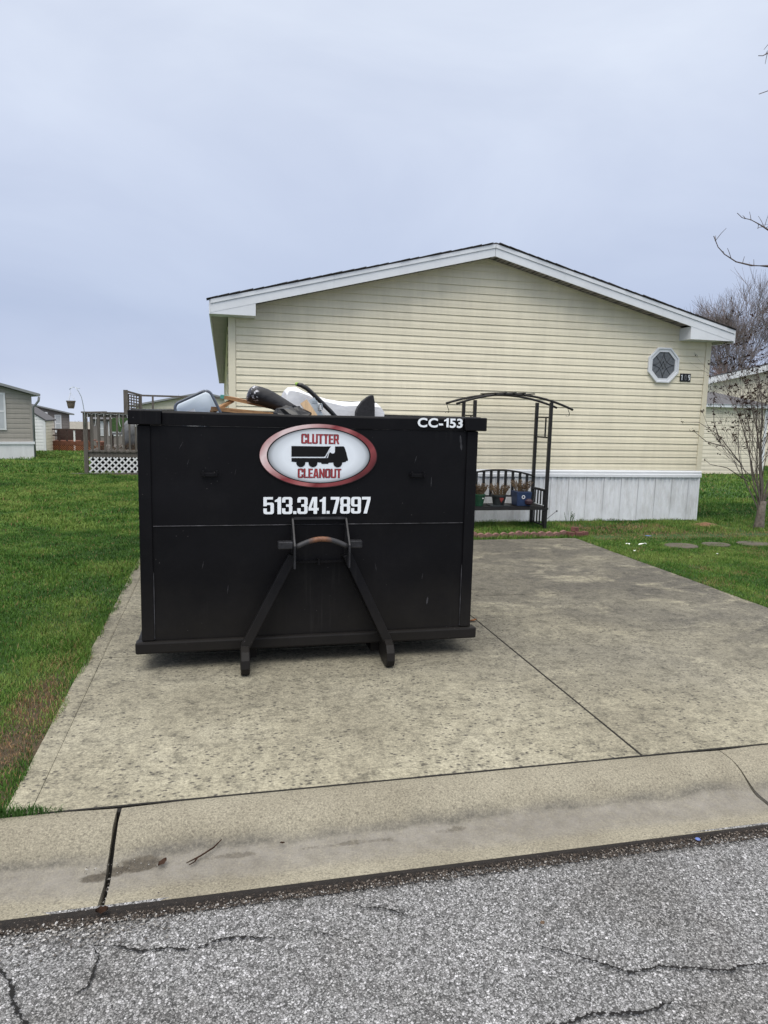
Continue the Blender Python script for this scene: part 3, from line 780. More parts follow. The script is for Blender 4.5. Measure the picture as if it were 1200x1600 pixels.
    mb = MB(); mb.prism(octa(.203, .207), 'y', HY-.020, HY-.012); mb.build('glass_pane', 'oct_glass', w)
    mb = MB(); yy = HY-.022
    def came(p): mb.tube([(c.x+a*.20, yy, c.z+b*.204) for a, b in p], .0045, 5)
    # curved leaded star: four long arcs between the corners and a diamond in the middle
    def arc(p0, p1, q, n=8): 
        return [((1-t)**2*p0[0]+2*t*(1-t)*q[0]+t*t*p1[0], (1-t)**2*p0[1]+2*t*(1-t)*q[1]+t*t*p1[1]) for t in [i/n for i in range(n+1)]]
    came(arc((0, 1), (.98, 0), (.06, .06))); came(arc((0, 1), (-.98, 0), (-.06, .06))); came(arc((0, -1), (.98, 0), (.06, -.06))); came(arc((0, -1), (-.98, 0), (-.06, -.06)))
    for sx in (-1, 1):
        for sz in (-1, 1): came(arc((sx*.70, sz*.70), (0, -sz*.30), (sx*.20, sz*.20)))
    mb.build('lead_came', 'lead', w)
    # house number, three plates
    for i, ch in enumerate('109'):
        x = 7.175 + i * .065; MB().box(x, x+.062, HY-.024, HY-.014, 2.238, 2.366).build('number_plate', 'black_plastic', h, bevel=.002)
        mb = MB(); yy = HY-.0255; X = lambda u: x+.031+u*.018; Z = lambda v: 2.302+v*.043
        st = {'1': [(-.7, .6), (.1, 1), (.1, -1)], '0': [(math.cos(t)*.8, math.sin(t)) for t in [q*math.pi/8 for q in range(17)]], '9': [(math.cos(t)*.75, .42+math.sin(t)*.55) for t in [q*math.pi/8 for q in range(17)]] + [(.75, .3), (.6, -.6), (-.2, -1)]}[ch]
        mb.tube([(X(u), yy, Z(v)) for u, v in st], .0058, 5); mb.build('number_digit', 'print_white' if i != 1 else 'number_grey', h)
    return h

# ------------------------------------------------------------------ lettering (own condensed bold glyphs)
GW, GS, GB = .54, .175, .135
def _rr(x0, y0, x1, y1, r): return [(x0, y0, r), (x1, y0, r), (x1, y1, r), (x0, y1, r)]
_r = .15
GLYPH = {
 'O': (GW, [_rr(0,0,GW,1,.17), _rr(GS,GB,GW-GS,1-GB,.06)]), '0': (GW, [_rr(0,0,GW,1,.17), _rr(GS,GB,GW-GS,1-GB,.06)]),
 'C': (GW, [[(GW,.62,0),(GW,1,_r),(0,1,_r),(0,0,_r),(GW,0,_r),(GW,.38,0),(GW-GS,.38,0),(GW-GS,GB,.05),(GS,GB,.05),(GS,1-GB,.05),(GW-GS,1-GB,.05),(GW-GS,.62,0)]]),
 'L': (.42, [[(0,0,0),(.42,0,0),(.42,GB,0),(GS,GB,0),(GS,1,0),(0,1,0)]]),
 'U': (GW, [[(0,1,0),(0,0,_r),(GW,0,_r),(GW,1,0),(GW-GS,1,0),(GW-GS,GB,.05),(GS,GB,.05),(GS,1,0)]]),
 'T': (.47, [[(0,1,0),(.47,1,0),(.47,1-GB,0),(.33,1-GB,0),(.33,0,0),(.14,0,0),(.14,1-GB,0),(0,1-GB,0)]]),
 'E': (.43, [[(0,0,0),(.43,0,0),(.43,GB,0),(GS,GB,0),(GS,.43,0),(.40,.43,0),(.40,.57,0),(GS,.57,0),(GS,1-GB,0),(.43,1-GB,0),(.43,1,0),(0,1,0)]]),
 'R': (.56, [[(0,0,0),(0,1,0),(.50,1,.15),(.50,.44,.12),(.42,.42,.0),(.56,0,0),(.375,0,0),(.26,.38,0),(.17,.38,0),(.17,0,0)], _rr(.17,.53,.33,1-GB,.04)]),
 'A': (.56, [[(0,0,0),(.15,1,0),(.41,1,0),(.56,0,0),(.375,0,0),(.355,.18,0),(.205,.18,0),(.185,0,0)], [(.22,.33,0),(.34,.33,0),(.28,.80,0)]]),
 'N': (.54, [[(0,0,0),(0,1,0),(.17,1,0),(.36,.44,0),(.36,1,0),(.54,1,0),(.54,0,0),(.38,0,0),(.18,.54,0),(.18,0,0)]]),
 '1': (.33, [[(.14,0,0),(.14,.72,0),(0,.72,0),(0,.81,0),(.15,.9,.05),(.19,1,0),(.33,1,0),(.33,0,0)]]),
 '3': (GW, [[(0,.68,0),(0,1,_r),(GW,1,_r),(GW,.55,.05),(GW-.05,.505,.02),(GW,.46,.05),(GW,0,_r),(0,0,_r),(0,.34,0),(GS,.34,0),(GS,GB,.05),(GW-GS,GB,.05),(GW-GS,.43,.04),(.21,.43,0),(.21,.575,0),(GW-GS,.575,.04),(GW-GS,1-GB,.05),(GS,1-GB,.05),(GS,.68,0)]]),
 '4': (.54, [[(.27,0,0),(.27,.2,0),(0,.2,0),(0,.36,0),(.2,1,0),(.455,1,0),(.455,.355,0),(.54,.355,0),(.54,.2,0),(.455,.2,0),(.455,0,0)], [(.15,.355,0),(.27,.355,0),(.27,.80,0)]]),
 '5': (GW, [[(0,1,0),(.49,1,0),(.49,.86,0),(GS,.86,0),(GS,.67,.03),(GW,.69,.14),(GW,0,_r),(0,0,_r),(0,.34,0),(GS,.34,0),(GS,GB,.05),(GW-GS,GB,.05),(GW-GS,.54,.05),(GS,.54,.04),(GS,.47,0),(0,.47,0)]]),
 '7': (.47, [[(0,1,0),(.47,1,0),(.47,.84,0),(.29,0,0),(.10,0,0),(.29,.84,0),(0,.84,0)]]),
 '8': (GW, [[(0,0,_r),(GW,0,_r),(GW,.46,.06),(GW-.045,.51,.02),(GW,.56,.06),(GW,1,_r),(0,1,_r),(0,.56,.06),(.045,.51,.02),(0,.46,.06)], _rr(GS,GB,GW-GS,.43,.05), _rr(GS,.58,GW-GS,1-GB,.05)]),
 '9': (GW, [[(0,.32,0),(0,0,_r),(GW,0,_r),(GW,1,_r),(0,1,_r),(0,.42,_r),(GW-GS,.42,0),(GW-GS,GB,.05),(GS,GB,.05),(GS,.32,0)], _rr(GS,.55,GW-GS,1-GB,.05)]),
 '.': (.17, [[(0,0,0),(.17,0,0),(.17,.17,0),(0,.17,0)]]), '-': (.34, [[(0,.34,0),(.34,.34,0),(.34,.52,0),(0,.52,0)]]),
}
def round_poly(pts):
    out = []; n = len(pts)
    for i, (x, y, r) in enumerate(pts):
        if r <= 0: out.append((x, y)); continue
        p = Vector((x, y)); a = Vector(pts[i-1][:2]) - p; b = Vector(pts[(i+1) % n][:2]) - p
        r1 = min(r, a.length * .49, b.length * .49); A = p + a.normalized() * r1; B = p + b.normalized() * r1
        for t in (0, .25, .5, .75, 1): q = A.lerp(p, t).lerp(p.lerp(B, t), t); out.append((q.x, q.y))
    return out
def flat_shape(polys, y, mat, name, parent, thick=.0005):
    """filled outlines (with holes) as one thin printed film lying in the XZ plane at depth y"""
    cu = bpy.data.curves.new(name, 'CURVE'); cu.dimensions = '2D'; cu.fill_mode = 'BOTH'; cu.extrude = thick
    for poly in polys:
        sp = cu.splines.new('POLY'); sp.points.add(len(poly) - 1); sp.use_cyclic_u = True
        for q, (a, b) in zip(sp.points, poly): q.co = (a, b, 0, 1)
    tmp = bpy.data.objects.new(name, cu); COL.objects.link(tmp)
    dg = bpy.context.evaluated_depsgraph_get(); dg.update()
    me = bpy.data.meshes.new_from_object(tmp.evaluated_get(dg)); me.name = name
    bpy.data.objects.remove(tmp); bpy.data.curves.remove(cu)
    base = wloc(parent)
    cx = sum(p[0] for p in polys[0]) / len(polys[0]); cz = sum(p[1] for p in polys[0]) / len(polys[0])
    for v in me.vertices: v.co = Vector((v.co.x - cx, -v.co.z, v.co.y - cz))
    me.flip_normals() if False else None
    me.materials.clear(); me.materials.append(M[mat])
    return link_mesh(me, name, parent, Vector((cx, y, cz)) - base)
def glyph_text(txt, x0, x1, z0, z1, y, mat, name, parent, gap=.045, grow=0.0, join=True):
    tot = sum(GLYPH[c][0] for c in txt) + gap * (len(txt) - 1); sx = (x1 - x0) / tot; sz = z1 - z0; x = x0; objs = []
    for c in txt:
        w, polys = GLYPH[c]
        P = []
        for k, poly in enumerate(polys):
            pr = round_poly(poly)
            P.append([(x + a * sx, z0 + b * sz) for a, b in pr])
        if grow:
            hw = w * sx / 2; cx = x + hw; cz = (z0 + z1) / 2; out = []
            for i, poly in enumerate(P):
                g = grow if i == 0 else -grow * .6
                bx = (max(q[0] for q in poly) - min(q[0] for q in poly)) / 2; bz = (max(q[1] for q in poly) - min(q[1] for q in poly)) / 2
                mx = (max(q[0] for q in poly) + min(q[0] for q in poly)) / 2; mz = (max(q[1] for q in poly) + min(q[1] for q in poly)) / 2
                out.append([(mx + (q[0] - mx) * (1 + g / bx), mz + (q[1] - mz) * (1 + g / bz)) for q in poly])
            P = out
        objs.append(flat_shape(P, y, mat, name, parent)); x += (w + gap) * sx
    return objs

def sans_text(txt, x0, x1, z0, z1, y, mat, name, parent):
    """plain bold sans from Blender's built-in font, one film per character"""
    ms = []
    for ch in txt:
        if ch == '1':                                   # the built-in font's 1 is a bare bar: draw one with a flag
            cu = bpy.data.curves.new(name, 'CURVE'); cu.dimensions = '2D'; cu.fill_mode = 'BOTH'; cu.extrude = .0005
            P = [(.17, 0), (.17, .52), (0, .46), (0, .58), (.12, .64), (.20, .735), (.325, .735), (.325, 0)]
            sp = cu.splines.new('POLY'); sp.points.add(len(P) - 1); sp.use_cyclic_u = True
            for q, (a2, b2) in zip(sp.points, P): q.co = (a2, b2, 0, 1)
        else:
            cu = bpy.data.curves.new(name, 'FONT'); cu.body = ch; cu.size = 1; cu.offset = .030; cu.extrude = .0005; cu.resolution_u = 4
        tmp = bpy.data.objects.new(name, cu); COL.objects.link(tmp); dg = bpy.context.evaluated_depsgraph_get(); dg.update()
        me = bpy.data.meshes.new_from_object(tmp.evaluated_get(dg)); me.name = name; bpy.data.objects.remove(tmp); bpy.data.curves.remove(cu)
        xs = [v.co.x for v in me.vertices]; ms.append((me, min(xs), max(xs)))
    gap = .07; tot = sum(b2 - a2 for _, a2, b2 in ms) + gap * (len(ms) - 1); k = (x1 - x0) / tot; x = x0; base = wloc(parent)
    cap = max(v.co.y for v in ms[0][0].vertices); kz = (z1 - z0) / cap
    for me, a2, b2 in ms:
        for v in me.vertices: v.co = Vector(((v.co.x - a2) * k, -v.co.z, v.co.y * kz))
        me.materials.clear(); me.materials.append(M[mat]); link_mesh(me, name, parent, Vector((x, y, z0)) - base); x += (b2 - a2 + gap) * k
house = build_house()
house.rotation_euler.z = R(-.35)

# ------------------------------------------------------------------ the black roll-off bin
def build_bin():
    YF, YB = 4.45, 8.35; X0, X1 = -.47, 1.67; ZB = .115; ZT = 1.606
    b = empty('roll_off_dumpster', (.6, 6.4, 0), 'black steel roll-off dumpster with red oval badge standing on the concrete driveway', 'dumpster')
    seam = .907
    def plate(z0, z1):
        mb = MB(); nx, nz = 40, 14; xs = np.linspace(X0+.075, X1-.075, nx); zs = np.linspace(z0, z1, nz)
        for z in zs:
            for x in xs:
                d = .0045 * (1 + noise.noise((x * 1.6, z * 1.8, 2))) * .5 + .0025 * max(0, noise.noise((x * 4.5, z * 4.5, 6))) + .0012 * math.sin(z * 17)
                mb.v.append((float(x), YF + .012 + max(0, d), float(z)))
        mb.f = [(j*nx+i, j*nx+i+1, (j+1)*nx+i+1, (j+1)*nx+i) for j in range(nz-1) for i in range(nx-1)]
        mb.box(X0+.076, X1-.076, YF+.024, YF+.030, z0, z1); return mb.build('front_panel', 'black', b, smooth=True)
    plate(seam+.0015, ZT-.09); plate(.19, seam-.0015)
    mb = MB(); xs = np.linspace(X0+.08, X1-.08, 90)
    vs = []
    for x in xs:
        r = .0022 + .0014 * noise.noise((x * 22, 1, 0)); vs += [(float(x), YF+.0125, seam-r), (float(x), YF+.0085, seam), (float(x), YF+.0125, seam+r)]
    mb.add(vs, [q for i in range(len(xs)-1) for q in ((3*i, 3*i+1, 3*i+4, 3*i+3), (3*i+1, 3*i+2, 3*i+5, 3*i+4))]); mb.build('weld_seam', 'weld', b)
    for x0, x1 in ((X0, X0+.075), (X1-.075, X1)):
        MB().box(x0, x1, YF, YF+.075, .19, ZT-.088).build('corner_post', 'black', b, bevel=.006)
    # worn weld lines beside the posts
    for x in (X0+.0765, X1-.0765):
        MB().box(x-.0022, x+.0022, YF+.006, YF+.0125, .20, .62).build('weld_seam', 'weld', b)
    # side, rear and floor plates
    for x0, x1 in ((X0+.005, X0+.012), (X1-.012, X1-.005)):
        MB().box(x0, x1, YF+.076, YB, .19, ZT-.088).build('side_panel', 'black', b)
    mb = MB()
    for s, x in ((-1, X0+.004), (1, X1-.004)):
        for i in range(1, 7):
            y = YF + i * .56; mb = MB(); mb.box(min(x, x+s*.045), max(x, x+s*.045), y-.03, y+.03, .19, ZT-.09); mb.build('side_rib', 'black', b)
    MB().box(X0+.02, X1-.02, YB-.02, YB, .19, ZT-.06).build('rear_door', 'black', b)
    MB().box(X0+.013, X1-.013, YF+.024, YB-.022, .17, .188).build('floor_plate', 'black', b)
    # top rails: flush rolled rim along the front, proud ears where the side rails end
    def bowed(x): return -.007 * math.sin(math.pi * (x - X0) / (X1 - X0)) - .003 * noise.noise((x * 3, 0, 4))
    mb = MB(); n = 24; xs = np.linspace(X0+.142, X1-.102, n)
    for x in xs:
        zt = ZT + bowed(float(x)); p = YF + .004 + .004 * noise.noise((x * 2.2, 9, 0))
        mb.v += [(float(x), p+.004, ZT-.0885), (float(x), p, zt-.012), (float(x), p+.010, zt), (float(x), YF+.075, zt), (float(x), YF+.075, ZT-.0885)]
    mb.f = [(i*5+j, (i+1)*5+j, (i+1)*5+(j+1) % 5, i*5+(j+1) % 5) for i in range(n-1) for j in range(5)] + [tuple(range(5)), tuple((n-1)*5+j for j in range(5))]
    mb.build('top_rail', 'black', b, bevel=.003)
    for x0, x1 in ((X0-.048, X0+.14), (X1-.10, X1+.048)):
        MB().box(x0, x1, YF-.028, YF+.0755, ZT-.086, ZT).build('rail_end', 'black', b, bevel=.006)
    for x0, x1 in ((X0-.047, X0+.05), (X1-.05, X1+.047)):
        MB().box(x0, x1, YF+.077, YB+.03, ZT-.087, ZT+.004).build('top_rail', 'black', b, bevel=.008)
    MB().box(X0+.052, X1-.052, YB-.05, YB+.03, ZT-.087, ZT+.006).build('top_rail', 'black', b, bevel=.008)
    # bottom rail and underframe
    MB().box(X0-.038, X1+.038, YF-.022, YF+.06, .112, .188).build('bottom_rail', 'black', b, bevel=.012)
    for x0, x1 in ((X0-.03, X0+.04), (X1-.04, X1+.03)):
        MB().box(x0, x1, YF+.062, YB, .115, .186).build('bottom_rail', 'black', b, bevel=.01)
    for x in (.20, 1.02):
        MB().box(x-.03, x+.03, YF+.062, YB, .03, .112).build('skid_rail', 'black', b)
    for i in range(1, 8):
        y = YF + i * .47; MB().box(X0+.04, X1-.04, y-.03, y+.03, .1135, .168).build('cross_member', 'black', b)
    for x in (X0+.18, X1-.18):
        mb = MB(); mb.tube([(x-.09, YB-.25, .078), (x+.09, YB-.25, .078)], .078, 18); mb.build('roller', 'black_worn', b)
    # A-frame arms and rounded feet
    for (xt, xb, sgn) in ((.462, .150, -1), (.776, 1.062, 1)):
        mb = MB(); mb.beam((xt + sgn*.012, YF-.055, .725), (xb, YF-.085, .150), .058, .075, (0, -1, .2)); mb.build('arm', 'black_worn' if False else 'black', b, bevel=.005)
        prof = [(YF+.02, .112), (YF-.075, .165), (YF-.135, .170), (YF-.185, .150), (YF-.215, .105), (YF-.222, .055), (YF-.205, .016), (YF-.17, .0), (YF-.09, .004), (YF+.02, .03)]
        mb = MB(); mb.prism(prof, 'x', xb-.027, xb+.027); mb.build('foot', 'black', b, bevel=.007)
    # hook pocket: cheek plates, cover, pin tubes, hook bar
    for x0, x1 in ((.446, .458), (.788, .800)):
        mb = MB(); mb.prism([(YF+.011, .955), (YF-.012, .950), (YF-.155, .80), (YF-.155, .655), (YF+.011, .655)], 'x', x0, x1); mb.build('hook_plate', 'black_worn', b, bevel=.002)
    mb = MB(); mb.prism([(YF+.011, .957), (YF-.018, .957), (YF-.018, .944), (YF+.011, .944)], 'x', .459, .787); mb.build('pocket_lip', 'black_worn', b)
    MB().box(.459, .787, YF-.02, YF+.010, .664, .674).build('pocket_sill', 'black', b)
    MB().box(.61, .625, YF-.03, YF+.010, .652, .690).build('sill_lug', 'black', b)
    for x0, x1 in ((.352, .445), (.801, .880)):
        MB().box(x0, x1, YF-.125, YF-.070, .775, .822).build('pin_tube', 'black_worn', b, bevel=.006)
    mb = MB(); pts = [(.459 + .329 * t, YF-.115, .785 + .050 * math.sin(math.pi * t)) for t in [i/14 for i in range(15)]]
    mb.tube(pts, .0165, 12); mb.build('hook_bar', 'hook', b, smooth=True)
    # little tarp lugs on the face
    for x in (-.052, 1.262):
        mb = MB(); mb.box(x-.05, x+.05, YF-.008, YF+.011, 1.212, 1.236); mb.box(x-.046, x-.034, YF-.02, YF-.009, 1.214, 1.250); mb.box(x+.034, x+.046, YF-.02, YF-.009, 1.214, 1.250)
        mb.build('tarp_lug', 'black', b, bevel=.003)
    # scuffs of bare primer
    rnd = random.Random(12)
    for (x, z, w, l, a) in ((1.555, 1.44, .016, .10, -.12), (1.36, .38, .012, .05, .1), (-.22, 1.40, .0022, .05, .5), (-.18, 1.30, .0018, .04, .35), (1.25, 1.33, .003, .05, .3), (1.36, 1.18, .004, .07, 0), (-.1, .66, .003, .05, .2), (.05, .5, .003, .06, .1), (1.0, .62, .003, .06, -.2), (1.32, .55, .003, .04, .15), (.1, 1.24, .002, .04, .2)):
        n = 9; L, Rr = [], []
        for i in range(n):
            t = i / (n-1); ww = w * (math.sin(math.pi * t) * .5 + .12) * rnd.uniform(.6, 1.2)
            cx = x + (t - .5) * l * math.sin(a); cz = z + (t - .5) * l * math.cos(a); L.append((cx - ww, cz)); Rr.append((cx + ww, cz))
        mb = MB(); mb.add([(q[0], YF+.0112, q[1]) for q in L + Rr], [(i, i+1, n+i+1, n+i) for i in range(n-1)]); mb.build('scuff', 'scuff', b)
    # badge: flat printed film
    U = lambda X, Y: (.243 + (X - 128) * .000806, 1.545 - (Y - 62) * .000776)
    def ell(cx, cy, rx, ry, n=64): return [U(cx + rx * math.cos(2*math.pi*i/n), cy + ry * math.sin(2*math.pi*i/n)) for i in range(n)]
    yb = YF + .0035
    badge = flat_shape([ell(592, 320, 463, 259)], yb - .0008, 'print_dark_red', 'badge', b)
    ringo = flat_shape([ell(591, 318, 458, 255), ell(594, 318, 408, 226)], yb - .0020, 'ring', 'badge_ring', badge)
    flat_shape([ell(594, 318, 408, 226, 64), ell(594, 319, 398, 218, 64)], yb - .0020, 'print_black', 'badge_line', badge)
    flat_shape([ell(594, 319, 398, 218)], yb - .0020, 'print_field', 'badge_field', badge)
    yt = yb - .0032
    flat_shape([[U(*p) for p in ((375,242),(640,242),(683,240),(672,256),(640,318),(630,326),(375,328))]], yt, 'print_black', 'truck_body', badge)
    cab = [(715,241),(783,239),(792,250),(806,292),(812,318),(820,345),(819,357),(806,358),(802,366),(775,372),(704,373),(668,374),(663,384),(612,384),(606,374),(580,371),(410,371),(376,368),(376,338),(645,336),(660,334),(668,300),(676,288),(692,299),(706,297),(715,288)]
    flat_shape([[U(*p) for p in cab]], yt, 'print_black', 'truck_cab', badge)
    for wx in (448, 543, 738): flat_shape([[U(wx + 35*math.cos(2*math.pi*i/24), 376 + 35*math.sin(2*math.pi*i/24)) for i in range(24)]], yt - .0012, 'print_black', 'truck_wheel', badge)
    flat_shape([[U(*p) for p in ((652,333),(641,333),(668,282),(676,262),(664,290))]], yt, 'print_black', 'truck_stripe', badge)
    for txt, x0, x1, y0, y1 in (('CLUTTER', 452, 747, 145, 220), ('CLEANOUT', 427, 766, 425, 497)):
        a = U(x0, y1); c = U(x1, y0)
        glyph_text(txt, a[0], c[0], a[1], c[1], yt + .0004, 'print_dark_red', 'letter_shadow', badge, gap=.085, grow=.0020)
        glyph_text(txt, a[0], c[0], a[1], c[1], yt - .0012, 'print_red', 'letter', badge, gap=.085)
    glyph_text('513.341.7897', .270, .953, .977, 1.085, yb - .0006, 'print_white', 'phone_digit', b, gap=.045)
    sans_text('CC-153', 1.252, 1.558, 1.540, 1.598, YF - .0015, 'print_white', 'unit_letter', b)
    return b
binn = build_bin()

# ------------------------------------------------------------------ rubbish showing over the bin's rim
def soft(o, lv=2):
    s = o.modifiers.new('sub', 'SUBSURF'); s.levels = lv; s.render_levels = lv; o.data.shade_smooth()
def build_rubbish():
    # heap the visible pieces rest on
    mb = MB(); n, m2 = 40, 60; rnd = random.Random(4)
    xs = np.linspace(-.45, 1.65, n); ys = np.linspace(4.49, 8.3, m2)
    for y in ys:
        for x in xs:
            e = min(x + .45, 1.65 - x, y - 4.49, 8.3 - y)
            mb.v.append((float(x), float(y), 1.42 + .10 * noise.noise((x * 3, y * 3, 0)) + rnd.uniform(-.03, .03)))
    mb.f = [(j*n+i, j*n+i+1, (j+1)*n+i+1, (j+1)*n+i) for j in range(m2-1) for i in range(n-1)]
    tag(mb.build('rubbish_heap', 'fabric'), 'dark mixed rubbish filling the inside of the black dumpster', 'rubbish', kind='stuff')
    # clear tote lying on its side, mouth to the street
    t = empty('storage_tote', (-.13, 5.2, 1.55), 'clear grey plastic storage tote tipped on its side at the left of the rubbish', 'tote')
    ang = R(26); C = Vector((-.135, 5.15, 1.60)); ax = Vector((math.cos(ang), 0, math.sin(ang))); az = Vector((-math.sin(ang), 0, math.cos(ang))); ay = Vector((0, 1, 0))
    def loop(w, h, r, d, n=6):
        P = []
        for (sx, sz, a0) in ((1,1,0),(-1,1,90),(-1,-1,180),(1,-1,270)):
            for i in range(n+1):
                a = R(a0 + 90*i/n); P.append(C + ax*(sx*(w-r) + r*math.cos(a)) + az*(sz*(h-r) + r*math.sin(a)) + ay*d)
        return P
    L1, L2 = loop(.135, .112, .045, 0), loop(.12, .098, .04, .34); k = len(L1)
    mb = MB(); mb.add(L1 + L2, [(i, (i+1) % k, k+(i+1) % k, k+i) for i in range(k)] + [tuple(range(k, 2*k))]); mb.build('tote_shell', 'tote', t, smooth=True)
    mb = MB(); mb.tube(L1 + [L1[0], L1[1]], .011, 6, False); mb.build('tote_rim', 'tote_rim', t, smooth=True)
    mb = MB(); mb.add([C+ax*-.115+az*-.09+ay*.05, C+ax*-.02+az*-.09+ay*.05, C+ax*-.02+az*.035+ay*.05, C+ax*-.115+az*.035+ay*.05,
                       C+ax*-.115+az*-.09+ay*.2, C+ax*-.02+az*-.09+ay*.2, C+ax*-.02+az*.035+ay*.2, C+ax*-.115+az*.035+ay*.2], [(0,1,2,3),(4,7,6,5),(0,4,5,1),(1,5,6,2),(2,6,7,3),(3,7,4,0)])
    tag(mb.build('paper_box', 'white'), 'white box lying inside the tipped clear plastic tote', 'box')
    # boards
    for i, (a, b2, w, h, lab) in enumerate((((-.03, 5.30, 1.625), (.62, 5.12, 1.575), .16, .026, 'lower brown wooden board sloping across the rubbish beside the tote'),
                                           ((.065, 5.42, 1.708), (.72, 5.25, 1.580), .19, .024, 'upper brown wooden board with a teal end lying under the black bag'))):
        mb = MB(); mb.beam(a, b2, w, h); o = mb.build('wooden_board', 'board'); tag(o, lab, 'board', 'boards thrown into the dumpster')
        if i:
            d = (Vector(a) - Vector(b2)).normalized(); mb = MB(); mb.beam(Vector(a) + d*.001, Vector(a) + d*.028, w*.98, h*1.1); mb.build('teal_edge', 'teal', o)
    mb = MB(); mb.beam((-.045, 5.28, 1.60), (.10, 5.36, 1.685), .05, .02); tag(mb.build('wooden_board', 'board'), 'short brown board end propped against the clear tote', 'board', 'boards thrown into the dumpster')
    # long black bag with a speckled end
    bag = empty('black_bag', (.40, 5.3, 1.6), 'long black padded bag with white specks on its raised end', 'bag')
    pts = [(.225, 1.735), (.29, 1.727), (.36, 1.70), (.44, 1.663), (.52, 1.625), (.62, 1.58), (.74, 1.53)]; rad = [.060, .066, .062, .054, .046, .045, .04]
    mb = MB(); n = 12; vs = []
    for (x, z), r in zip(pts, rad):
        for j in range(n):
            t = 2*math.pi*j/n; rr = r * (1 + .22 * noise.noise((x*13, j*1.1, 2)) + .09 * math.sin(j*2.1 + x*34))
            vs.append((x + math.sin(t)*rr*.35, 5.25 + math.cos(t)*rr*1.5, z + math.sin(t)*rr))
    mb.add(vs, [(i*n+j, i*n+(j+1) % n, (i+1)*n+(j+1) % n, (i+1)*n+j) for i in range(len(pts)-1) for j in range(n)] + [tuple(range((len(pts)-1)*n, len(pts)*n))])
    soft(mb.build('bag_body', 'bag', bag), 1)
    mb = MB(); vs = []
    for (x, z), r in zip(((.226, 1.735), (.214, 1.737), (.203, 1.739)), (.0585, .050, .028)):
        for j in range(n): t = 2*math.pi*j/n; vs.append((x + math.sin(t)*r*.35, 5.25 + math.cos(t)*r*1.5, z + math.sin(t)*r))
    mb.add(vs, [(i*n+j, i*n+(j+1) % n, (i+1)*n+(j+1) % n, (i+1)*n+j) for i in range(2) for j in range(n)] + [tuple(range(2*n, 3*n))]); soft(mb.build('bag_end', 'bag_end', bag), 1)
    mb = MB(); mb.tube([(.44, 5.10, 1.64), (.50, 5.10, 1.632), (.57, 5.12, 1.622), (.66, 5.15, 1.60)], [.016, .024, .024, .012], 8); mb.build('bag_flap', 'bag', bag, smooth=True)
    mb = MB(); n1, n2 = 14, 9; vs = []; rnd = random.Random(17)
    for j in range(n2):
        ph = math.pi * j / (n2 - 1)
        for i in range(n1):
            t = 2*math.pi*i/n1; rr = 1 + .35 * noise.noise((math.cos(t)*2+3, math.sin(t)*2, ph*2.2)) + rnd.uniform(-.10, .10)
            vs.append((.50 + .125*rr*math.sin(ph)*math.cos(t), 5.02 + .10*rr*math.sin(ph)*math.sin(t), 1.575 + .075*rr*math.cos(ph)))
    mb.add(vs, [(j*n1+i, j*n1+(i+1) % n1, (j+1)*n1+(i+1) % n1, (j+1)*n1+i) for j in range(n2-1) for i in range(n1)])
    tag(mb.build('crumpled_bag', 'black_plastic'), 'small crumpled black plastic bag in front of the long black bag', 'bag')
    # white foam / sheet
    ridge = [(.475, 1.60), (.488, 1.768), (.515, 1.802), (.575, 1.800), (.64, 1.772), (.72, 1.745), (.82, 1.718), (.92, 1.706), (1.02, 1.706), (1.12, 1.707), (1.195, 1.700), (1.222, 1.66), (1.225, 1.56)]
    mb = MB(); ny = 6; vs = []
    for j in range(ny):
        for i, (x, z) in enumerate(ridge):
            t = j / (ny-1); drop = .035 * (2*t-1)**2
            vs.append((x + .02*noise.noise((i*.9, j*.8, 0)), 5.28 + .5*t, max(1.5, z - drop + .008*noise.noise((i*.8, j*1.1, 5)))))
    k = len(ridge); mb.add(vs, [(j*k+i, j*k+i+1, (j+1)*k+i+1, (j+1)*k+i) for j in range(ny-1) for i in range(k-1)])
    front = [(x, 5.28, 1.5) for x, z in ridge]; b0 = len(mb.v); mb.v += front
    mb.f += [(i, b0+i, b0+i+1, i+1) for i in range(k-1)]
    o = mb.build('foam_mattress', 'sheet', bevel=.014); o.data.shade_smooth(); o.data.set_sharp_from_angle(angle=R(24)); tag(o, 'white foam mattress slab lying across the top of the rubbish', 'mattress')
    # bent black pole with lime tip
    p = empty('bent_pole', (.68, 5.18, 1.7), 'bent black plastic pole with a lime green tip leaning on the white foam', 'pole')
    P = [(.553, 5.20, 1.812), (.585, 5.20, 1.806), (.625, 5.20, 1.785), (.655, 5.20, 1.760), (.72, 5.20, 1.70), (.80, 5.20, 1.625), (.88, 5.2, 1.54)]
    mb = MB(); mb.tube(P, [.014, .0165, .0165, .0165, .0165, .0165, .016], 10); mb.build('pole_shaft', 'black_plastic', p, smooth=True)
    mb = MB(); mb.tube([(.541, 5.2, 1.812), (.562, 5.2, 1.815)], .0125, 8); mb.build('pole_tip', 'lime', p)
    mb = MB(); mb.tube([(.72 + .016*math.cos(t)*.8, 5.165, 1.655 + .024*math.sin(t)) for t in [i*2*math.pi/14 for i in range(15)]], .006, 6); mb.build('pole_clip', 'zinc', p)
    # fin shaped cushion
    mb = MB(); prof = [(.985, 1.50), (.985, 1.625), (1.0, 1.665), (1.03, 1.705), (1.07, 1.738), (1.10, 1.752), (1.112, 1.748), (1.122, 1.70), (1.124, 1.62), (1.122, 1.5)]
    mb.prism(prof, 'y', 5.16, 5.235); tag(mb.build('fin_cushion', 'fabric', bevel=.012), 'charcoal fin shaped cushion standing in front of the white foam', 'cushion')
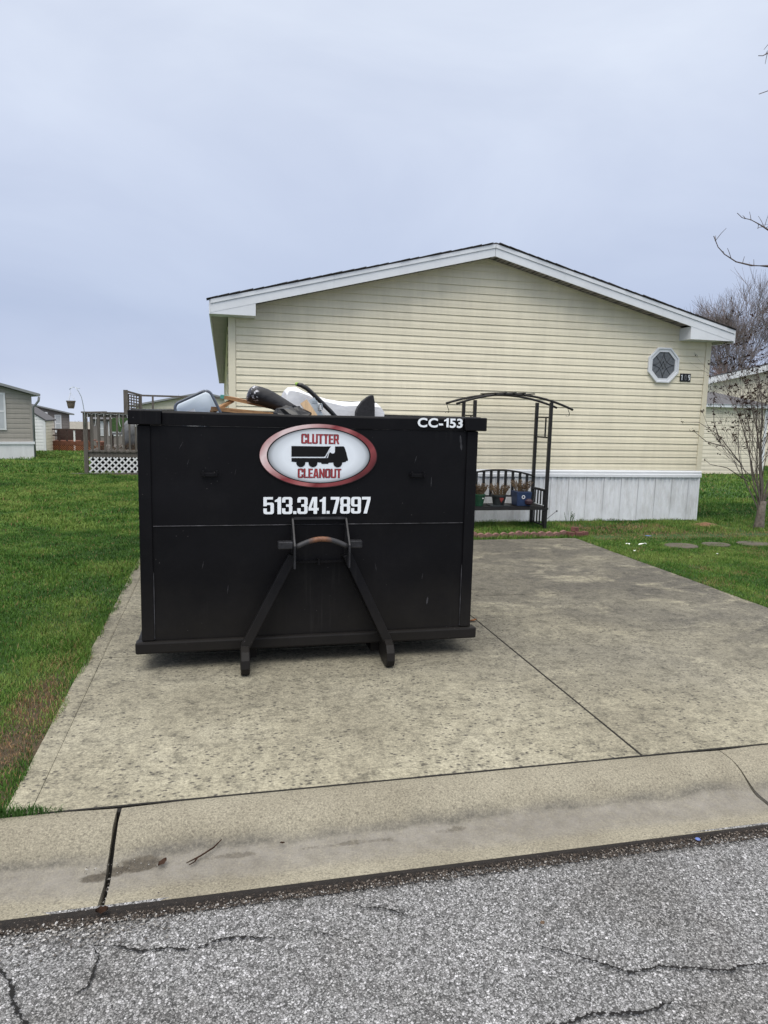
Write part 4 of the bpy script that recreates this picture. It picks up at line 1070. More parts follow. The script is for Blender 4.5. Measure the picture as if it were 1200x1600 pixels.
    mb = MB(); mb.beam((.597, 5.16, 1.690), (.70, 5.13, 1.54), .055, .016, (0, -1, 0)); tag(mb.build('pale_plank', 'pale_wood'), 'pale raw wood plank end leaning on the white foam', 'plank')
    mb = MB(); mb.beam((.66, 5.19, 1.712), (.735, 5.17, 1.56), .045, .004, (0, -1, 0)); mb.box(.66, .70, 5.18, 5.184, 1.68, 1.70)
    tag(mb.build('metal_bracket', 'zinc'), 'grey metal strip between the pale plank and the black pole', 'bracket')
build_rubbish()

# ------------------------------------------------------------------ arbour bench and pots
def build_bench():
    XL, XR, YF, YR = 3.49, 4.645, 9.48, 9.95
    b = empty('arbor_bench', ((XL+XR)/2, 9.7, 0), 'black metal garden bench with an arched arbor overhead beside the cream house', 'bench')
    for x in (XL, XR):
        for y in (YF, YR):
            MB().box(x-.021, x+.021, y-.021, y+.021, -.02, 1.835).build('post', 'iron', b)
    def arch(y, xl, xr, zl, zr_, zt, n=20):
        c = (xl + xr) / 2
        return [(xl + (xr-xl)*t, y, (zl*(1-t)+zr_*t) + (zt - (zl+zr_)/2) * (1 - (2*t-1)**2)) for t in [i/n for i in range(n+1)]]
    for y, xl, xr, zl, z2 in ((YF, 3.215, 4.985, 1.775, 1.735), (YR, 3.218, 4.966, 1.785, 1.765)):
        mb = MB(); mb.tube(arch(y, xl, xr, zl, z2, 1.93), .0165, 8); mb.build('arch', 'iron', b, smooth=True)
    for i in range(5):
        x = 3.78 + i * .14; z = 1.945 + .006 - .10 * ((x - 4.08) / .87) ** 2
        mb = MB(); mb.beam((x, YF-.06, z), (x, YR+.06, z), .035, .016); mb.build('arch_slat', 'iron', b)
    for x in (XL, XR):
        for z in (1.62, 1.33): MB().box(x-.011, x+.011, YF+.022, YR-.022, z-.011, z+.011).build('side_rung', 'iron', b)
        MB().box(x-.009, x+.009, 9.62, 9.638, 1.341, 1.609).build('side_spindle', 'iron', b)
        MB().box(x-.016, x+.016, YF+.022, YR-.022, .545, .575).build('armrest', 'iron', b)
        for i in range(4):
            y = YF + .09 + i * .095
            MB().box(x-.008, x+.008, y-.009, y+.009, .342, .544).build('arm_spindle', 'iron', b)
            MB().box(x-.008, x+.008, y-.009, y+.009, .06, .30).build('leg_spindle', 'iron', b)
        MB().box(x-.012, x+.012, YF+.022, YR-.022, .04, .06).build('foot_rail', 'iron', b)
    MB().box(XL-.03, XR+.03, YF-.028, YF+.012, .285, .315).build('seat_rail', 'iron', b)
    for i in range(5):
        y = YF + .06 + i * .085; MB().box(XL-.02, XR+.02, y-.03, y+.03, .312, .328).build('seat_slat', 'iron', b)
    top = [(x, y, z) for x, y, z in arch(YR-.03, XL, XR, .735, .735, .825, 14)]
    mb = MB(); mb.tube(top, .014, 8); mb.build('back_rail', 'iron', b, smooth=True)
    MB().box(XL+.022, XR-.022, YR-.042, YR-.018, .425, .447).build('back_rail', 'iron', b)
    n = 9
    for i in range(1, n+1):
        x = XL + (XR-XL) * i / (n+1) ; t = i/(n+1); z = .735 + .09*(1-(2*t-1)**2)
        MB().box(x-.021, x+.021, YR-.034, YR-.026, .447, z-.010).build('back_slat', 'iron', b)
    for (x, y, z) in ((3.23, YR, 1.775), (4.90, YF, 1.77)):
        mb = MB(); mb.tube([(x, y, z), (x+.015, y, z-.045), (x+.035, y, z-.085), (x+.03, y, z-.12), (x+.005, y, z-.13), (x-.02, y, z-.12)], .0045, 6); mb.build('hanging_hook', 'iron', b)
    return b
bench = build_bench()
def dry_tuft(mb, lb, c, r, h, n, rnd):
    for _ in range(n):
        a = rnd.random()*6.283; q = r*math.sqrt(rnd.random())*.7; x, y = c[0]+q*math.cos(a), c[1]+q*math.sin(a)
        hx = h*rnd.uniform(.6, 1.05); ex, ey = x+math.cos(a)*r*rnd.uniform(.2, .85), y+math.sin(a)*r*rnd.uniform(.2, .85)
        mb.tube([(x, y, c[2]), ((x+ex)/2+rnd.uniform(-.01, .01), (y+ey)/2, c[2]+hx*.6), (ex, ey, c[2]+hx)], [.0028, .0026, .002], 3, False)
        for k in range(5):
            t = rnd.uniform(.4, 1.0); px, py, pz = x+(ex-x)*t, y+(ey-y)*t, c[2]+hx*t
            s = rnd.uniform(.006, .013); u = Vector((rnd.uniform(-1,1), rnd.uniform(-1,1), rnd.uniform(-1,1))).normalized()*s; v = Vector((rnd.uniform(-1,1), rnd.uniform(-1,1), rnd.uniform(-1,1))).normalized()*s
            p = Vector((px, py, pz)); lb.add([p-u, p+v, p+u, p-v], [(0,1,2,3)])
def build_pots():
    rnd = random.Random(21)
    for i, (x, prof, mat, lab) in enumerate((
        (3.655, [(.055, 0), (.075, .09), (.085, .155), (.092, .158), (.092, .172), (.076, .172)], 'green_pot', 'green pot of dried stems at the left of the bench seat'),
        (3.965, [(.075, 0), (.092, .07), (.105, .135), (.118, .138), (.118, .16), (.10, .16)], 'black_pot', 'black pot with a red triangle holding dried stems mid bench'),
        (4.325, None, 'blue_pot', 'blue square pot with white ring and dried stems at bench right end'))):
        y, z = 9.60 + .02*i, .331
        p = empty('flower_pot', (x, y, z), lab, 'flower pot', 'planted pots standing on the arbor bench')
        if prof:
            mb = MB(); mb.lathe((x, y, z), prof, 20); mb.build('pot_body', mat, p, smooth=False); r, top = prof[-1][0], prof[-1][1]
        else:
            mb = MB(); w0, w1, hh = .105, .118, .21
            mb.add([(x-w0,y-w0,z),(x+w0,y-w0,z),(x+w0,y+w0,z),(x-w0,y+w0,z),(x-w1,y-w1,z+hh),(x+w1,y-w1,z+hh),(x+w1,y+w1,z+hh),(x-w1,y+w1,z+hh)], [(3,2,1,0),(4,5,6,7),(0,1,5,4),(1,2,6,5),(2,3,7,6),(3,0,4,7)])
            mb.build('pot_body', mat, p, bevel=.008); r, top = .1, hh
            ringc = (x-.018, y-.116, z+.135)
            mb = MB(); n = 20; vs = []
            for rr in (.027, .016):
                for k in range(n): t = 2*math.pi*k/n; vs.append((ringc[0]+rr*math.cos(t), ringc[1]+.004*0-.004, ringc[2]+rr*math.sin(t)))
            mb.add(vs, [(k, (k+1) % n, n+(k+1) % n, n+k) for k in range(n)]); mb.build('ring_mark', 'white', p)
            mb = MB(); mb.lathe((ringc[0]+.085, ringc[1]-.004, ringc[2]-.085), [(.02, -.03), (.055, -.01), (.06, .03), (.03, .06)], 10); mb.build('dark_ornament', 'wine', p)
        if mat == 'green_pot':
            mb = MB(); mb.lathe((x+.03, y-.078, z+.115), [(.006, -.008), (.011, 0), (.006, .008)], 8); mb.build('white_dot', 'white', p)
        if mat == 'black_pot':
            mb = MB(); mb.add([(x-.034, y-.113, z+.125), (x+.034, y-.113, z+.125), (x+.02, y-.110, z+.085), (x, y-.104, z+.055), (x-.02, y-.110, z+.085)], [(0,1,2,3,4)]); mb.build('red_mark', 'red', p)
            MB().box(x-.15, x+.15, y-.105, y+.10, z-.002, z+.012).build('pot_tray', 'black_pot', p)
        sb, lb = MB(), MB(); dry_tuft(sb, lb, (x, y, z+top-.01), r*1.3, .165, 95, rnd)
        sb.build('dried_stems', 'dry_stem', p); lb.build('dried_leaves', 'dry_leaf', p)
build_pots()

# ------------------------------------------------------------------ scalloped edging and bricks
def build_edging():
    # one scalloped concrete edger: rounded top with a waist to its neighbour
    mb = MB(); n = 9
    prof = [(-.052, 0)] + [(-.052 + .104*i/n, .066 + .022*math.sin(math.pi*i/n)) for i in range(n+1)] + [(.052, 0)]
    mb.prism(prof, 'y', -.028, .028); src = mb.build('edging_brick', 'brick', bevel=.004)
    lab = 'pinkish scalloped edging block in the row at the end of the driveway'; grp = 'scalloped edging blocks along the flower bed'
    rnd = random.Random(6); x = 2.55; first = True
    while x < 4.66:
        o = src if first else src.copy()
        if not first: COL.objects.link(o)
        first = False
        o.location = (x, 8.90 + rnd.uniform(-.012, .012), -.018 + rnd.uniform(-.018, .008)); o.rotation_euler = (rnd.uniform(-.06, .06), rnd.uniform(-.04, .04), rnd.uniform(-.07, .07))
        last = o; tag(o, lab, 'edging block', grp); x += .1095 + rnd.uniform(-.002, .004)
    last['label'] = 'pinkish scalloped edging block ending the row beside the dark red bricks'
    for (x, y, z, a, lab2) in ((4.735, 8.85, .028, .2, 'dark red brick standing at the right end of the edging row'), (4.85, 8.84, .028, -.15, 'dark red brick second from the right end of the edging row'), (4.955, 8.88, .028, .35, 'rightmost dark red brick of the pile by the lawn'), (4.83, 8.92, .085, .5, 'dark red brick lying on top of the small brick pile')):
        o = MB().box(-.052, .052, -.035, .035, -.032, .032).build('garden_brick', 'brick2', bevel=.008); o.location = (x, y, z); o.rotation_euler = (0, .1, a); tag(o, lab2, 'brick', 'loose bricks at the driveway corner')
build_edging()

# ------------------------------------------------------------------ trees and shrubs
def rot_about(v, ax, a): return Matrix.Rotation(a, 3, ax) @ v
def branch(mb, tb, p, d, length, rad, depth, rnd, prm, tips):
    n = 5 if depth > 0 else 4; pts = [p]; rr = [rad]; dd = d.normalized()
    for i in range(n):
        dd = (dd + Vector((rnd.gauss(0, 1), rnd.gauss(0, 1), rnd.gauss(0, 1))) * prm['wob'] + Vector((0, 0, prm['up']))).normalized()
        pts.append(pts[-1] + dd * (length / n)); rr.append(rad * (1 - (i+1) / n * prm['taper']))
    (mb if depth >= prm['trunk_depth'] else tb).tube(pts, rr, 5 if rad > .02 else 3, False)
    if depth == 0: tips.append((pts[-1], dd)); return
    k = rnd.randint(*prm['kids'])
    for i in range(k):
        t = rnd.uniform(prm['low'], 1.0); j = min(n-1, int(t*n)); q = pts[j].lerp(pts[j+1], t*n-j)
        ax = dd.orthogonal().normalized(); ax = rot_about(ax, dd, rnd.uniform(0, 6.283))
        nd = rot_about(dd, ax, R(rnd.uniform(*prm['ang'])))
        branch(mb, tb, q, nd, length * rnd.uniform(*prm['len']), max(prm['minr'], rr[j] * prm['rad']), depth-1, rnd, prm, tips)
    branch(mb, tb, pts[-1], dd, length * prm['lead'], max(prm['minr'], rr[-1]), depth-1, rnd, prm, tips)
def bare_tree(name, base, height, seed, label, cat='tree', group=None, depth=5, kids=(3, 4), trunk='far_bark', crown='far_twig', minr=.012, rad=.16, ang=(22, 52)):
    rnd = random.Random(seed); mb, tb = MB(), MB(); tips = []
    prm = dict(wob=.085, up=.045, taper=.42, trunk_depth=depth-1, kids=kids, low=.5, ang=ang, len=(.66, .92), minr=minr, rad=.60, lead=.70)
    branch(mb, tb, Vector(base) - Vector((0, 0, .1)), Vector((rnd.uniform(-.05, .05), rnd.uniform(-.05, .05), 1)), height*.285, rad, depth, rnd, prm, tips)
    t = empty(name, base, label, cat, group)
    mb.build('trunk', trunk, t, smooth=True); tb.build('crown', crown, t)
    return t
def build_trees():
    # bare trees beyond the right-hand houses
    labs = ['tall bare grey tree above the right eave of the cream house', 'bare tree leaning right behind the pale house roof', 'shorter bare reddish tree behind the roof vent of the pale house', 'bare tree at the right picture edge behind the pale house', 'small bare tree just right of the cream house corner', 'bare tree with russet twigs low behind the pale roof']
    for i, (x, y, hgt, dep, cm) in enumerate(((42.5, 53, 13.6, 6, 'far_twig'), (47.5, 57, 10.5, 6, 'far_twig'), (36.5, 47, 6.6, 5, 'red_twig'), (51.5, 54, 8.0, 5, 'red_twig'), (39.5, 50, 6.4, 5, 'far_twig'), (44, 51, 7.2, 5, 'red_twig'))):
        bare_tree('bare_tree', (x, y, ground_z(x, y)), hgt * 1.0, 40+i+(20 if i == 0 else 0), labs[i], 'tree', 'bare trees beyond the right hand houses', dep, (3, 4) if i == 0 else (2, 3), 'far_bark', cm, .011, .19 if hgt > 9 else .12, (16, 44))
    # distant woods as a mass: right and left horizons
    rnd = random.Random(77); mb = MB()
    def scrub(x, y, h, z):
        for _ in range(9):
            a = rnd.uniform(-.5, .5); b = rnd.uniform(-.5, .5); hh = h*rnd.uniform(.5, 1)
            p0 = Vector((x+rnd.uniform(-1.5, 1.5), y, z)); p1 = p0 + Vector((a*hh*.5, b*hh*.5, hh))
            mb.tube([p0, p0.lerp(p1, .5)+Vector((rnd.uniform(-.2,.2), 0, 0)), p1], [.07, .045, .02], 3, False)
            for _ in range(7):
                t = rnd.uniform(.35, 1); q = p0.lerp(p1, t); mb.tube([q, q + Vector((rnd.uniform(-1, 1), rnd.uniform(-.5, .5), rnd.uniform(.3, 1.2)))*hh*.16], [.03, .015], 3, False)
    for _ in range(150): x = rnd.uniform(40, 95); y = rnd.uniform(70, 92); scrub(x, y, rnd.uniform(5, 8), ground_z(x, y))
    for _ in range(140): x = rnd.uniform(-48, 20); y = rnd.uniform(150, 165); scrub(x, y, rnd.uniform(3.2, 4.6), ground_z(x, y))
    tag(mb.build('distant_woods', 'far_twig'), 'distant mass of bare reddish brown woods on the horizon', 'woods', kind='stuff')
    # tree whose twigs reach in at the right edge; trunk is out of frame
    rnd = random.Random(5); t = empty('street_tree', (6.9, 5.3, 0), 'bare street tree with thin twigs reaching in at the right edge', 'tree')
    tr, cw = MB(), MB(); tips = []
    tr.tube([(6.9, 5.3, -.1), (6.92, 5.32, .9), (6.85, 5.35, 1.9), (6.8, 5.4, 2.6)], [.13, .105, .095, .085], 10)
    prm = dict(wob=.10, up=.02, taper=.6, trunk_depth=9, kids=(2, 3), low=.3, ang=(25, 60), len=(.45, .7), minr=.003, rad=.5, lead=.7)
    for a, el, L in ((20, 60, 1.3), (80, 50, 1.4), (140, 65, 1.3), (-60, 45, 1.3), (-120, 65, 1.2)):
        d = Vector((math.cos(R(a))*math.cos(R(el)), math.sin(R(a))*math.cos(R(el)), math.sin(R(el))))
        if d.x < -.2: d.x *= .3
        branch(tr, cw, Vector((6.8, 5.4, rnd.uniform(2.0, 2.6))), d, L, .05, 4, rnd, prm, tips)
    def twig(pts, r0, r1, spurs, seed):
        q = random.Random(seed); P = [Vector(p) for p in pts]; n = len(P); rr = [r0+(r1-r0)*(i/(n-1))**3 for i in range(n)]
        cw.tube(P, rr, 6, False)
        for _ in range(spurs):
            i = q.randrange(0, n-1); b = P[i].lerp(P[i+1], q.random()); L = q.uniform(.02, .13)
            d = Vector((q.uniform(-.7, .3), q.uniform(-.4, .4), q.uniform(-.5, 1)))
            e = b + d.normalized()*L; cw.tube([b, b.lerp(e, .5)+Vector((0, 0, .006)), e], [.0032, .0026, .0018], 4, False)
            cw.lathe(b, [(.002, -.006), (.0055, 0), (.002, .006)], 5)
    twig([(4.099,5.5,3.175),(4.15,5.5,3.09),(4.22,5.5,3.035),(4.339,5.5,2.982),(4.50,5.5,2.962),(4.664,5.5,2.968),(5.3,5.5,2.98),(6.2,5.45,2.75),(6.8,5.4,2.45)], .0035, .035, 16, 1)
    twig([(4.309,5.5,3.378),(4.36,5.5,3.345),(4.45,5.5,3.335),(4.55,5.5,3.30),(4.627,5.5,3.268),(5.3,5.45,3.15),(6.2,5.4,2.8),(6.8,5.4,2.5)], .003, .032, 10, 2)
    twig([(4.378,5.5,4.627),(4.42,5.5,4.632),(4.468,5.5,4.66),(5.0,5.5,4.75),(6.0,5.4,4.0),(6.8,5.4,2.6)], .003, .03, 5, 3)
    twig([(4.416,5.5,4.335),(4.5,5.5,4.37),(5.2,5.5,4.35),(6.1,5.4,3.5),(6.8,5.4,2.6)], .003, .03, 4, 4)
    twig([(4.47,5.5,4.80),(4.49,5.5,4.72),(4.7,5.5,4.76),(5.0,5.5,4.76)], .003, .012, 4, 6)
    tr.build('trunk', 'bark', t, smooth=True); cw.build('crown', 'twig', t)
    # multi-stemmed shrub by the house corner
    rnd = random.Random(14); bx, by = 8.17, 9.3
    s = empty('multi_stem_shrub', (bx, by, 0), 'bare multi-stemmed shrub with brown seed heads right of the house corner', 'shrub')
    mb, tb, lf = MB(), MB(), MB(); tips = []
    mb.tube([(bx-.02, by, -.1), (bx, by, .05), (bx+.01, by, .22), (bx+.01, by, .42)], [.095, .075, .062, .058], 10)
    prm = dict(wob=.075, up=.035, taper=.55, trunk_depth=3, kids=(2, 4), low=.25, ang=(12, 34), len=(.5, .78), minr=.0020, rad=.46, lead=.66)
    for i, (dx, dy, z0, L, r) in enumerate(((-.62, .1, .30, .95, .015), (-.42, -.2, .36, 1.0, .016), (-.30, .25, .34, 1.05, .015), (-.16, -.1, .40, 1.1, .018), (-.05, .3, .42, 1.1, .016), (.05, -.25, .42, 1.15, .019), (.16, .1, .40, 1.1, .016), (.3, -.1, .38, 1.05, .016), (.42, .2, .36, 1.0, .015), (.62, 0, .30, .95, .014), (-.22, .02, .42, 1.25, .018), (.1, .05, .42, 1.25, .019))):
        branch(mb, tb, Vector((bx+dx*.08, by+dy*.08, z0)), Vector((dx, dy, 1.15)), L, r, 3, rnd, prm, tips)
    for p, d in tips:
        if rnd.random() < .62:
            for _ in range(rnd.randint(4, 10)):
                c = p + Vector((rnd.gauss(0, .018), rnd.gauss(0, .018), rnd.gauss(0, .018))); sz = rnd.uniform(.010, .026)
                u = Vector((rnd.uniform(-1,1), rnd.uniform(-1,1), rnd.uniform(-1,1))).normalized()*sz; v = Vector((rnd.uniform(-1,1), rnd.uniform(-1,1), rnd.uniform(-1,1))).normalized()*sz
                lf.add([c-u, c-v*.6, c+u, c+v*.6], [(0,1,2,3)])
    mb.build('trunk', 'bark', s, smooth=True); tb.build('crown', 'twig', s); lf.build('seed_heads', 'red_leaf', s, kind='stuff')
    # long low side shoots reaching across the house corner
    tb = MB(); lf = MB()
    for pts in ([(bx-.02,by,.40),(7.75,by,.98),(7.35,by,1.30),(7.12,by,1.52),(6.98,by,1.78)], [(7.75,by,.98),(7.3,by,1.42),(6.95,by,1.60),(6.66,by,1.595)], [(7.42,by,1.25),(7.1,by,1.32),(6.86,by,1.48)], [(7.9,by,.72),(7.5,by,.93),(7.2,by,.98),(7.10,by,1.05)], [(7.35,by,1.30),(7.2,by,1.62),(7.16,by,1.95)]):
        tb.tube(pts, [.009, .006, .004, .003, .002][:len(pts)], 4, False)
        for _ in range(7):
            c = Vector(pts[-1]) + Vector((rnd.gauss(0, .022), rnd.gauss(0, .02), rnd.gauss(0, .016))); sz = rnd.uniform(.012, .024)
            u = Vector((rnd.uniform(-1,1), rnd.uniform(-1,1), rnd.uniform(-1,1))).normalized()*sz; v = Vector((rnd.uniform(-1,1), rnd.uniform(-1,1), rnd.uniform(-1,1))).normalized()*sz
            lf.add([c-u, c-v*.6, c+u, c+v*.6], [(0,1,2,3)])
    tb.build('side_shoots', 'twig', s); lf.build('seed_heads', 'red_leaf', s, kind='stuff')
build_trees()

# ------------------------------------------------------------------ neighbours on the left
def gable_house(name, label, xr, halfw, y, zg, z_skirt, z_eave, slope, mat, roofmat, depth=14, skirt=True, over=.3, exposure=.19, group=None):
    cx = xr - halfw; zp = z_eave + slope * halfw
    h = empty(name, (xr, y, zg), label, 'house', group)
    mb = MB(); gable_shell(mb, xr-2*halfw, xr, zg-.3, z_eave, cx, zp, y, y+depth); mb.build('wall', mat, h)
    lap_wall('siding', h, mat, xr-2*halfw+.06, xr-.06, z_skirt, zp, y-.001, exposure, lambda x: z_eave + slope*(halfw-abs(x-cx)) - .02, .02)
    MB().box(xr-.07, xr+.012, y-.028, y+.05, z_skirt, z_eave-.02).build('corner_trim', mat, h)
    mb = MB()
    for s in (-1, 1):
        xe = cx + s*(halfw+over); ze = z_eave - slope*over
        mb.add([(cx, y-over, zp+.12), (xe, y-over, ze+.12), (xe, y+depth, ze+.12), (cx, y+depth, zp+.12), (cx, y-over, zp+.02), (xe, y-over, ze+.02), (xe, y+depth, ze+.02), (cx, y+depth, zp+.02)],
               [(0,1,2,3), (7,6,5,4), (0,4,5,1), (1,5,6,2), (2,6,7,3)])
    roof = mb.build('roof', roofmat, h)
    return h, cx, zp
def far_window(h, x0, x1, z0, z1, y, grid=(2, 2)):
    w = MB().box(x0, x1, y-.04, y-.002, z0, z1).build('window', 'white', h)
    MB().box(x0+.07, x1-.07, y-.046, y-.041, z0+.07, z1-.07).build('glass_pane', 'blind', w)
    mb = MB(); zm = (z0+z1)/2
    mb.box(x0+.07, x1-.07, y-.056, y-.047, zm-.035, zm+.035)
    for i in range(1, grid[0]): x = x0+.07+(x1-x0-.14)*i/grid[0]; mb.box(x-.012, x+.012, y-.0545, y-.047, z0+.072, zm-.036); mb.box(x-.012, x+.012, y-.0545, y-.047, zm+.036, z1-.072)
    mb.build('muntin', 'white', w)
def build_left():
    # A: taupe house at the left edge
    y = 31.0; h, cx, zp = gable_house('house', 'taupe sided house with white skirting at the left picture edge', -7.24, 3.9, y, -.60, .13, 2.02, .27, 'taupe', 'gutter', 14)
    MB().box(cx-3.9, -7.22, y-.05, y+14, -.75, .12).build('skirt_panel', 'white_vinyl', h)
    MB().box(cx-3.95, -7.18, y-.09, y-.001, .06, .16).build('band_trim', 'trim', h)
    far_window(h, -9.1, -8.16, .62, 2.06, y-.022)
    mb = MB(); mb.tube([(-6.98, y-.24, 1.93), (-7.0, y-.2, 1.78), (-7.12, y-.1, 1.60), (-7.19, y-.02, 1.52), (-7.19, y-.02, -.5)], .045, 8); mb.build('downspout', 'gutter', h, smooth=True)
    h.rotation_euler.z = R(20)
    # white lean-to shed
    y = 48.0; zg = ground_z(-10.5, y)
    sh = empty('shed', (-11, y, zg), 'small white sided shed with grey sloping roof beside the taupe house', 'shed')
    x0, x1, ze = -14.0, -10.5, .69; zt = 1.85
    cxs = (x0+x1)/2
    MB().prism([(x0, zg-.2), (x1, zg-.2), (x1, ze), (cxs, zt), (x0, ze)], 'y', y, y+2.6).build('wall', 'white_vinyl', sh)
    lap_wall('siding', sh, 'white_vinyl', x0+.05, x1-.05, zg, zt, y-.001, .2, lambda x: ze+(zt-ze)*(1-abs(x-cxs)/(x1-cxs))-.03, .02)
    mb = MB(); z = zg
    while z < ze-.05: mb.add([(x1+.03, y, z), (x1+.03, y+2.6, z), (x1+.002, y+2.6, z+.2), (x1+.002, y, z+.2), (x1, y, z), (x1, y+2.6, z)], [(0,1,2,3), (4,5,1,0)]); z += .2
    mb.build('side_siding', 'cream_far', sh, kind='stuff')
    MB().box(x1-.10, x1+.04, y-.04, y+.06, zg-.1, ze-.01).build('corner_trim', 'white', sh)
    mb = MB()
    for s in (-1, 1):
        xe = cxs+s*((x1-cxs)+.12); zz = ze-(zt-ze)*.12/(x1-cxs)
        mb.add([(cxs, y-.1, zt+.1), (xe, y-.1, zz+.1), (xe, y+2.7, zz+.1), (cxs, y+2.7, zt+.1), (cxs, y-.1, zt+.03), (xe, y-.1, zz+.03), (xe, y+2.7, zz+.03), (cxs, y+2.7, zt+.03)], [(0,1,2,3), (7,6,5,4), (0,4,5,1), (1,5,6,2), (2,6,7,3)])
    mb.build('roof', 'grey_shingle', sh)
    # B: brown-grey house behind the shed
    y = 54.0; h, cx, zp = gable_house('house', 'brown grey house behind the white shed on the left', -10.2, 3.9, y, -1.5, -.9, 1.02, .23, 'brown_vinyl', 'gutter', 12)
    far_window(h, -11.15, -10.72, -.25, .98, y-.022, (1, 1))
    for x in (-11.9, -12.6): mb = MB(); mb.box(x, x+.3, y-.2, y-.03, .85, 1.15); mb.build('dish_vent_box', 'white', h)  # plain white boxes for the dish and vent fittings, no lamps
    h.rotation_euler.z = R(20)
    # red stained deck
    y = 50.0; zg = ground_z(-9.3, y); dk = empty('deck', (-9.4, y, zg), 'small red stained deck with orange lattice skirt in the far left yard', 'deck')
    xa, xb = -10.6, -8.2; zf = -.66; zt = .13
    MB().box(xa, xb, y, y+2.6, zf-.05, zf).build('deck_floor', 'red_wood', dk)
    MB().box(xa, xb, y-.04, y-.002, zf-.28, zf-.02).build('rim_board', 'red_wood', dk)
    MB().box(xa, xb, y-.05, y+.07, zt-.09, zt).build('top_rail', 'dark_brown', dk)
    MB().box(xa, xb, y-.01, y+.04, zf+.32, zf+.40).build('mid_rail', 'dark_brown', dk)
    for i in range(6): x = xa+.05+i*(xb-xa-.1)/5; MB().box(x-.05, x+.05, y-.02, y+.08, zg, zt-.091).build('post', 'dark_brown' if i != 3 else 'white_vinyl', dk)
    MB().box(xa+.1, xb-.1, y+1.4, y+1.5, zf, zt-.06).build('back_rail_panel', 'dark_brown', dk)
    mb = MB(); L = zf-.28-zg
    n = 22
    for i in range(-4, n):
        x = xa + i*.12
        for s in (1, -1):
            a = Vector((x if s > 0 else x+L, y-.02-.01*s, zg)); b2 = Vector((x+L if s > 0 else x, y-.02-.01*s, zg+L))
            mb.beam(a, b2, .035, .012, (0, -1, 0))
    mb.build('lattice_slats', 'orange_wood', dk, kind='stuff')
    MB().box(xa, xb, y+.02, y+.03, zg-.1, zf-.05).build('lattice_shade_sheet', 'dark', dk)  # dark sheet stands in for shade under the deck, no real backing
    # C: far cream garage
    y = 90.0; zg = ground_z(-16, y)
    g = empty('garage', (-16, y, zg), 'far cream garage with brown roof seen between the two decks', 'garage')
    MB().box(-22, -15.3, y, y+7, zg-.3, -1.25).build('wall', 'cream_far', g)
    MB().box(-22.3, -12.0, y-.3, y+3.5, -1.25, -1.12).build('eave', 'tan_roof', g)
    mb = MB(); mb.add([(-22.3, y-.3, -1.12), (-12.0, y-.3, -1.12), (-12.0, y+3.5, -.28), (-22.3, y+3.5, -.28), (-12, y+7.3, -1.12), (-22.3, y+7.3, -1.12)], [(0,1,2,3), (3,2,4,5), (0,3,5), (1,4,2)]); mb.build('roof', 'tan_roof', g)
    MB().box(-15.3, -12.2, y+.02, y+7, zg-.3, -1.25).build('door', 'dark_brown', g)
    # F: low brown house seen through the balusters
    y = 62.0; zg = ground_z(-8, y)
    f = empty('house', (-8, y, zg), 'low brown house with white windows seen through the weathered deck balusters', 'house')
    MB().box(-10.0, -3.0, y, y+8, zg-.3, .62).build('wall', 'brown_vinyl', f)
    mb = MB(); mb.add([(-10.2, y-.3, .60), (-2.8, y-.3, .60), (-2.8, y+4, .86), (-10.2, y+4, .86), (-2.8, y+8.3, .6), (-10.2, y+8.3, .6)], [(0,1,2,3), (3,2,4,5), (0,3,5), (1,4,2)]); mb.build('roof', 'grey_shingle', f)
    for x0, x1 in ((-9.5, -9.0), (-8.75, -7.95), (-7.75, -7.1), (-6.8, -6.2), (-5.9, -5.3)): far_window(f, x0, x1, -.75, .42, y-.01)
    # G: pale house whose gable tops the bin's left rim
    y = 44.0; h, cx, zp = gable_house('house', 'pale cream house whose low gable shows just above the dumpster rim', 3.0, 3.85, y, -1.1, -.3, 1.68, .215, 'cream_far', 'gutter', 10)
build_left()

